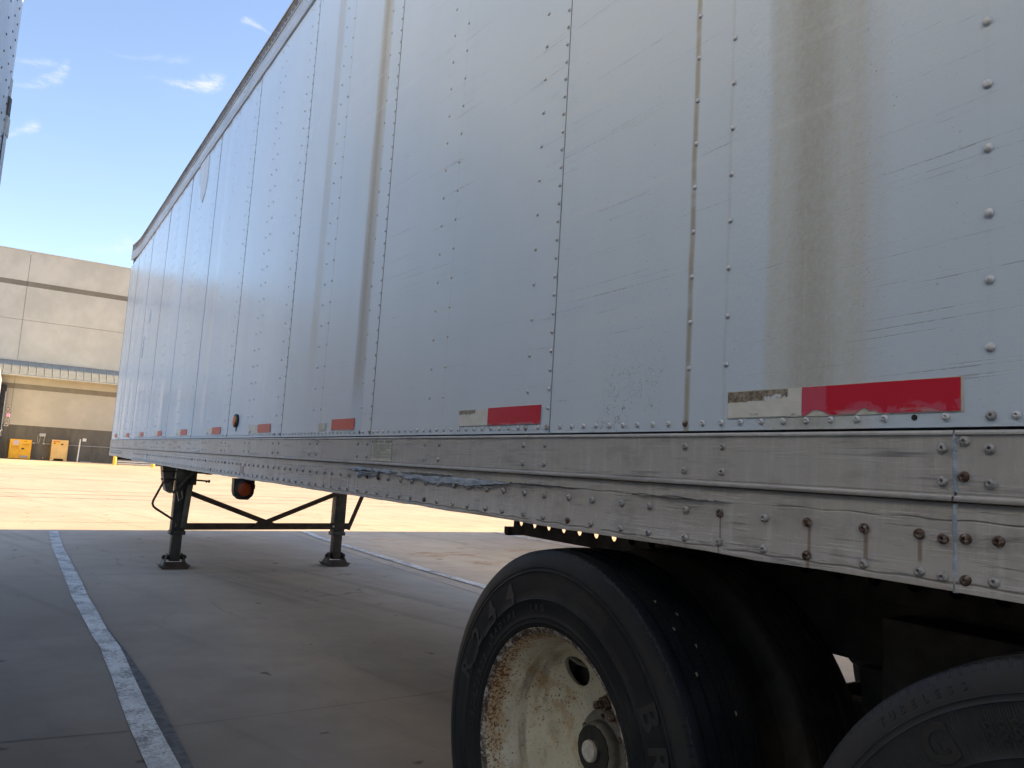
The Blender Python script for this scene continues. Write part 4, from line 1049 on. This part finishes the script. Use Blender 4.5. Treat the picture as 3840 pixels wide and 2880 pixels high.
# ------------------------------------------------------------------ neighbouring trailers
def simple_trailer(name, loc, rz, length, label, H=4.08):
    """side towards +x at local x = 0, nose at local y = 0, body towards -y"""
    t = thing(name, label, 'trailer', loc, rz); W = 2.59
    def o(nm, a, b, m, bev=0, par=t):
        bm = bm_new(); box(bm, a, b, bev); return obj(nm, bm, m, par, local=True)
    o('cargo_body', (-W + .01, -length, 1.15), (-.012, -.01, H - .02), m_dark)
    k = 0; y = 0
    while y > -length + .1:
        y1 = max(y - 1.232, -length); o('side_panel', (-.010, y1 + .0015, 1.31), (0, y - .0015, H - .18), m_white2); y = y1
    o('far_side_panel', (-W, -length, 1.31), (-W + .009, 0, H - .18), m_white2)
    o('nose_panel', (-W + .05, -.009, 1.10), (-.05, .012, H - .08), m_white2)
    o('lower_side_rail', (-.05, -length, 1.06), (.008, 0, 1.309), m_alu2); o('far_lower_rail', (-W - .008, -length, 1.06), (-W + .05, 0, 1.309), m_alu2)
    o('top_rail', (-.06, -length, H - .178), (.010, .0, H), m_alu2); o('far_top_rail', (-W - .01, -length, H - .178), (-W + .06, 0, H), m_alu2)
    o('roof', (-W + .061, -length, H - .018), (-.061, .0, H + .005), m_roof)
    o('floor', (-W + .06, -length, 1.08), (-.06, -.02, 1.148), m_floor)
    for x in (-.34, -2.1):
        o('landing_leg', (x - .06, -3.80, .36), (x + .06, -3.68, 1.079), m_leg, .006); 
        o('inner_leg', (x - .05, -3.79, .02), (x + .05, -3.69, .359), m_leg); o('foot_plate', (x - .12, -3.86, .003), (x + .12, -3.62, .019), m_legdark)
    o('cross_bar', (-2.04, -3.82, .42), (-.40, -3.805, .49), m_legdark)
    for ya in (-length + 2.4, -length + 1.2):
        for x in (-.11, -.455, -W + .455, -W + .11):
            w = bpy.data.objects.new('wheel', me_rim); C.objects.link(w); w.parent = t; w.location = (x, ya, .497)
            w.rotation_euler = (0, 0, math.pi if x in (-.11, -W + .455) else 0)
            ty = bpy.data.objects.new('tyre', me_tyre); C.objects.link(ty); ty.parent = w
        bm = bm_new(); tube(bm, [(-W + .1, ya, .497), (-.1, ya, .497)], .06, 12); obj('axle', bm, m_chassis, t, local=True)
    for x in (-.7, -W + .6): o('bogie_frame', (x, -length + .3, .56), (x + .1, -length + 3.4, 1.079), m_chassis)
    return t
LT = simple_trailer('box_trailer', (-.197, 4.62, 0), R(-7), 8.6, 'white box trailer cut off by the left picture edge, torn trim on its front corner')
# torn corner trim, buckled sheet strips and rivets of that corner
bm = bm_new(); prism(bm, [(.006, -.06), (.010, .0), (-.01, .035), (-.05, .04), (-.05, .014), (-.012, .004)], 2, 1.12, 2.74); obj('corner_post', bm, m_white2, LT, local=True)
rnd = random.Random(11); z = 2.745
while z < 4.05:
    h = rnd.uniform(.05, .16); z1 = min(z + h, 4.06); lean = -(z - 2.74) * .04
    x1 = .012 + lean + rnd.uniform(-.006, .006); y1 = .02 + rnd.uniform(-.01, .02)
    bm = bm_new(); prism(bm, [(x1 - .03, -.05), (x1 - .004, -.045), (x1, y1 - .02), (x1 - .008, y1), (x1 - .05, y1)], 2, z, z1 - .003)
    obj('torn_trim', bm, [m_alu2, m_rust, m_tapesmall, m_brown][rnd.choice((0, 0, 2, 2, 3))], LT, local=True); z = z1
bm = bm_new()
for cx in (-.07, -.16, -.30, -.62):
    for i in range(25):
        b2 = bm_new(); lathe_x(b2, [(0, .007), (.003, .005), (.004, 0)], 7); b2.transform(Matrix.Translation((.0, cx, 1.36 + i * .085))); join(bm, b2)
o = obj('rivet_rows', bm, m_rust, LT, local=True, smooth=2); o['kind'] = 'stuff'
RT = simple_trailer('box_trailer', (11.05, 12.95, 0), 0, 15.5, 'white box trailer parked beyond the empty bay, on the far side of the riveted trailer')

# ------------------------------------------------------------------ warehouse
D = 64.0
WH = thing('warehouse', 'beige concrete warehouse wall with brown stripes and a pale metal canopy', 'building', (0, D + 20, 0))
def wb(nm, x0, x1, z0, z1, y0, y1, m, par=WH, bev=0.):
    bm = bm_new(); box(bm, (x0, y0, z0), (x1, y1, z1), bev); return obj(nm, bm, m, par)
BX0, BX1, BW = -72.23, 71, 9.0
x = -.23 - 8 * BW
wb('building_body', x - .02, x + 17 * BW, 0, 14.4, D + .21, D + 40, m_wall)
while x < 80:
    xa, xb = x + .013, x + BW - .013
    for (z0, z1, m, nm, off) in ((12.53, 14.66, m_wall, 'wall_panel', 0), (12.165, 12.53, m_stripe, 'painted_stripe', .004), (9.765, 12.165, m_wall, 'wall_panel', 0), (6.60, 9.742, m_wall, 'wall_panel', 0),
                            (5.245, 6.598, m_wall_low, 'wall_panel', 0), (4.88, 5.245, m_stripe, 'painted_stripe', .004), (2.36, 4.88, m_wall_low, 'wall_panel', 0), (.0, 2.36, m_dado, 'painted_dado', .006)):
        wb(nm, xa, xb, z0, z1, D + off, D + .20, m)
    x += BW
wb('joint_backing', -72.2, 80.7, 0, 14.5, D + .05, D + .208, m_jointw)
wb('parapet_cap', -72.3, 80.8, 14.66, 14.72, D - .03, D + .3, m_trim)
# standing seam canopy
cz0, cz1, cp = 5.80, 6.87, 1.35
can = thing('canopy', 'pale standing seam metal canopy along the warehouse wall', 'canopy', (0, D, 6.3))
bm = bm_new(); prism(bm, [(D - .002, cz1), (D - cp, cz0 + .02), (D - cp, cz0 - .02), (D - .002, cz1 - .06)], 0, -70, 78); obj('roof_sheet', bm, m_metalroof, can)
sl = (Vector((0, -cp, cz0 - cz1))).normalized()
bm = bm_new(); box(bm, (0, 0, 0), (.04, 1, .05)); 
mrib = None
k = 0
x = -.93 - .487 * 125
while x < 77:
    if mrib is None:
        b2 = bm_new(); bar(b2, (0, 0, 0), (0, -cp - .01, cz0 - cz1), .03, .028, (0, 0, 1)); mrib = bpy.data.meshes.new('seam_rib'); b2.to_mesh(mrib); b2.free(); mrib.materials.append(m_conduit)
    if x > -46 and x < 60:
        o = bpy.data.objects.new('seam_rib', mrib); C.objects.link(o); o.parent = can; o.location = Vector((x, D - .005, cz1 + .012)) - can.location
    x += .487
bm.free()
wb('ridge_flashing', -70, 78, cz1 - .02, cz1 + .10, D - .07, D - .003, m_trim, can)
wb('gutter', -70, 78, cz0 - .08, cz0 - .022, D - cp - .02, D - cp + .10, m_trim, can)
wb('soffit', -70, 78, cz0 - .10, cz0 - .082, D - cp + .05, D - .003, m_trim, can)

def wthing(name, label, cat, x, z=0, group=None): return thing(name, label, cat, (x, D - .05, z), 0, group)
# yellow cabinet
def text_on_wall(s, size, x, z, y, m, par, nm='lettering'):
    b2 = text_bm(s, size); b2.transform(Matrix.Translation((x, y, z)) @ Matrix.Rotation(R(90), 4, 'X')); return obj(nm, b2, m, par)
c1 = wthing('safety_cabinet', 'bright yellow two-door flammables cabinet against the warehouse wall, left of the cream one', 'cabinet', .6)
wb('cabinet_body', -.04, 1.26, .04, 1.37, D - .50, D - .02, m_yellow, c1, .01)
wb('plinth', .0, 1.22, .0, .04, D - .47, D - .05, m_dark, c1)
wb('door', .0, .552, .10, 1.31, D - .525, D - .502, m_yellow, c1, .006); wb('door', .558, 1.22, .10, 1.31, D - .525, D - .502, m_yellow, c1, .006)
wb('paddle_handle', .68, .84, .69, .79, D - .55, D - .526, m_black, c1, .005)
wb('poster', .18, .50, .98, 1.30, D - .530, D - .526, m_pinkpaper, c1)
wb('maker_plate', .62, 1.10, .13, .25, D - .530, D - .526, m_bluegrey, c1)
text_on_wall('FLAMMABLE', .085, .30, .86, D - .531, m_brownink, c1); text_on_wall('KEEP FIRE AWAY', .055, .30, .75, D - .531, m_brownink, c1)
text_on_wall('FLAMMABLE', .085, .90, 1.05, D - .531, m_brownink, c1); text_on_wall('KEEP FIRE AWAY', .055, .90, .94, D - .531, m_brownink, c1)
wb('vent_plate', .80, .98, 1.24, 1.28, D - .530, D - .526, m_brownink, c1)
# cream cabinet on legs
c2 = wthing('safety_cabinet', 'cream two-door cabinet on short legs against the warehouse wall', 'cabinet', 3.0)
wb('cabinet_body', 2.45, 3.48, .16, 1.49, D - .48, D - .02, m_cream, c2, .01)
wb('door', 2.48, 2.966, .22, 1.45, D - .505, D - .482, m_cream, c2, .006); wb('door', 2.972, 3.45, .22, 1.45, D - .505, D - .482, m_cream, c2, .006)
for xa, xb in ((2.45, 2.63), (3.30, 3.48)):
    bm = bm_new(); prism(bm, [(xa, 0), (xb, 0), (xb + (.05 if xa < 3 else 0), .158), (xa - (.05 if xa > 3 else 0), .158)], 1, D - .48, D - .05); obj('leg', bm, m_cream, c2)
wb('warning_sticker', 2.54, 2.93, 1.16, 1.31, D - .510, D - .506, m_signyellow, c2); wb('sticker_heading', 2.54, 2.93, 1.32, 1.40, D - .510, D - .506, m_orange, c2)
wb('hazard_mark', 2.58, 2.68, 1.19, 1.28, D - .513, D - .511, m_brownink, c2)
wb('paddle_handle', 3.02, 3.17, 1.14, 1.23, D - .53, D - .506, m_black, c2, .005)
# electrical box with conduits
jb = wthing('junction_box', 'grey electrical junction box with bent conduits on the wall between the two cabinets', 'electrical box', 1.85, 1.7)
wb('box_body', 1.66, 2.04, 1.66, 1.88, D - .16, D - .004, m_conduit, jb, .01)
wb('cover_screw', 1.83, 1.88, 1.76, 1.80, D - .175, D - .161, m_whitepvc, jb)
bm = bm_new(); tube(bm, [(1.72, D - .08, 1.66), (1.71, D - .08, 1.3), (1.66, D - .08, 1.19), (1.5, D - .08, 1.17), (1.36, D - .08, 1.17)], .018, 7); obj('conduit', bm, m_conduit, jb)
bm = bm_new(); tube(bm, [(1.98, D - .08, 1.66), (1.97, D - .08, 1.17)], .018, 7); obj('conduit', bm, m_conduit, jb)
bm = bm_new(); tube(bm, [(1.66, D - .10, 1.84), (1.58, D - .10, 1.78), (1.57, D - .10, 1.35), (1.66, D - .10, 1.20)], .015, 7); obj('conduit', bm, m_conduit, jb)
wb('conduit_fitting', 1.28, 1.44, 1.12, 1.22, D - .13, D - .01, m_conduit, jb, .01); wb('conduit_fitting', 1.92, 2.05, 1.11, 1.20, D - .13, D - .01, m_conduit, jb, .01)
bm = bm_new(); tube(bm, [(2.0, D - .045, 1.155), (6.3, D - .045, 1.165), (12, D - .045, 1.165)], .028, 7); tag(obj('conduit_run', bm, m_conduit), 'thin grey conduit running level along the wall behind the cream cabinet', 'conduit')
bm = bm_new(); tube(bm, [(4.13, D - .75, .02), (4.22, D - .03, 1.62)], .045, 10); tag(obj('plastic_pipe', bm, m_whitepvc), 'white plastic pipe leaning on the wall right of the cream cabinet', 'pipe')
bm = bm_new(); box(bm, (4.36, D - .07, 1.49), (4.60, D - .004, 1.71), .02); tag(obj('wall_outlet', bm, m_whitepvc), 'small white square box on the wall right of the leaning pipe', 'wall box')
bm = bm_new(); tube(bm, [(2.02, D - .02, .19), (2.02, D - .12, .19), (2.02, D - .14, .13)], .03, 8); tag(obj('hose_tap', bm, m_signyellow), 'small brass tap low on the wall between the two cabinets', 'tap')
bm = bm_new(); box(bm, (4.3, D - .9, .01), (5.0, D - .75, .06), .01); tag(obj('wooden_plank', bm, m_conduit), 'pale plank lying at the foot of the wall near the leaning pipe', 'plank')
# dock door and signs at the left picture edge
dk = wthing('dock_door', 'loading dock door with black foam seal at the left picture edge', 'dock door', -2.3, 1.2)
wb('seal_pad', -1.02, -.62, 1.30, 5.0, D - .42, D - .003, m_sealblk, dk, .05); wb('seal_pad', -3.9, -3.5, 1.30, 5.0, D - .42, D - .003, m_sealblk, dk, .05)
wb('seal_head', -3.9, -.62, 4.55, 5.05, D - .43, D - .30, m_sealblk, dk, .03)
wb('door_leaf', -3.49, -1.03, 1.30, 4.5, D - .06, D - .007, m_whitepvc, dk)
wb('seal_edge', -.66, -.60, 1.5, 4.6, D - .45, D - .43, m_conduit, dk)
for i, (z0, z1, w) in enumerate(((3.16, 3.60, 'upper'), (2.21, 2.67, 'lower'))):
    s = wthing('dock_sign', '%s beige dock sign with an oval print beside the dock door, %s the signal light' % (w, 'above' if i == 0 else 'below'), 'sign', -.38, z0)
    wb('sign_plate', -.54, -.24, z0, z1, D - .03, D - .008, m_trim, s, .03)
    bm = bm_new()
    for t in range(8):
        a = t * math.pi / 4; cx, cz = -.39 + .085 * math.cos(a), (z0 + z1) / 2 + .14 * math.sin(a); box(bm, (cx - .035, D - .034, cz - .028), (cx + .035, D - .031, cz + .028))
    obj('oval_print', bm, m_brownink, s)
s = wthing('signal_light', 'small red and green dock signal light between the two beige signs', 'signal light', -.33, 2.74)
wb('housing', -.44, -.22, 2.75, 3.07, D - .06, D - .008, m_whitepvc, s, .02)
for z, m, nm in ((2.99, m_lampred, 'red_lens'), (2.83, m_lampgreen, 'green_lens')):
    bm = bm_new(); tube(bm, [(-.33, D - .061, z), (-.33, D - .09, z)], .065, 14); obj(nm, bm, m, s)
bm = bm_new(); tube(bm, [(-.72, D - .6, 1.78), (-.62, D - .6, 1.93), (-.56, D - .6, 1.93)], [.05, .04, .09], 10); tag(obj('dock_lamp', bm, m_whitepvc), 'round white lamp head on a bent arm beside the dock seal', 'lamp')
# trailer backed into that door
DT = thing('docked_trailer', 'white trailer backed into the dock, only its edge in view at the left picture edge', 'trailer', (-2.3, D - 8, 0))
wb('cargo_body', -3.55, -.97, 1.20, 5.3, D - 14, D - .5, m_white2, DT); wb('side_rail', -3.56, -.955, 1.0, 1.198, D - 14, D - .55, m_alu2, DT)
for x in (-.95, ): wb('corner_trim', -.968, -.945, 1.2, 5.3, D - 14.02, D - 13.9, m_trim, DT)
for ya in (D - 2.2, D - 3.4):
    for x in (-1.11, -3.41):
        w = bpy.data.objects.new('wheel', me_rim); C.objects.link(w); w.parent = DT; w.location = Vector((x, ya, .497)) - DT.location
        ty = bpy.data.objects.new('tyre', me_tyre); C.objects.link(ty); ty.parent = w
for x in (-1.5, -3.0): wb('landing_leg', x - .06, x + .06, .0, .999, D - 11.5, D - 11.38, m_leg, DT)
# bollards and stack of slatted panels
for (bx, by, lb) in ((6.11, 59.3, 'yellow bollard just past the trailer nose, left end of the slatted stack'), (8.15, 56.6, 'yellow bollard under the trailer rail, right end of the slatted stack')):
    g = thing('bollard', lb, 'bollard', (bx, by, 0), 0, 'yellow bollards by the slatted stack')
    bm = bm_new(); tube(bm, [(bx, by, 0), (bx, by, 1.0)], .11, 16); obj('post', bm, m_bollard, g, smooth=True)
    bm = bm_new(); tube(bm, [(bx, by, 1.0), (bx, by, 1.06), (bx, by, 1.10)], [.11, .085, .03], 16); obj('domed_cap', bm, m_bollard, g, smooth=True)
st = thing('slatted_stack', 'low stack of white and rusty slatted panels behind the two yellow bollards', 'stack', (7.4, 61, 0))
for k in range(7):
    wb('slat', 6.35, 8.9, .06 + k * .14, .06 + k * .14 + .085, 60.6 + k * .03, 61.5, m_slatrust if k in (4, 6) else m_slat, st)
for x in (6.5, 7.6, 8.7): wb('upright', x, x + .08, 0, 1.05, 60.75, 60.83, m_conduit, st) if False else wb('upright', x, x + .08, 0, 1.05, 61.52, 61.60, m_conduit, st)
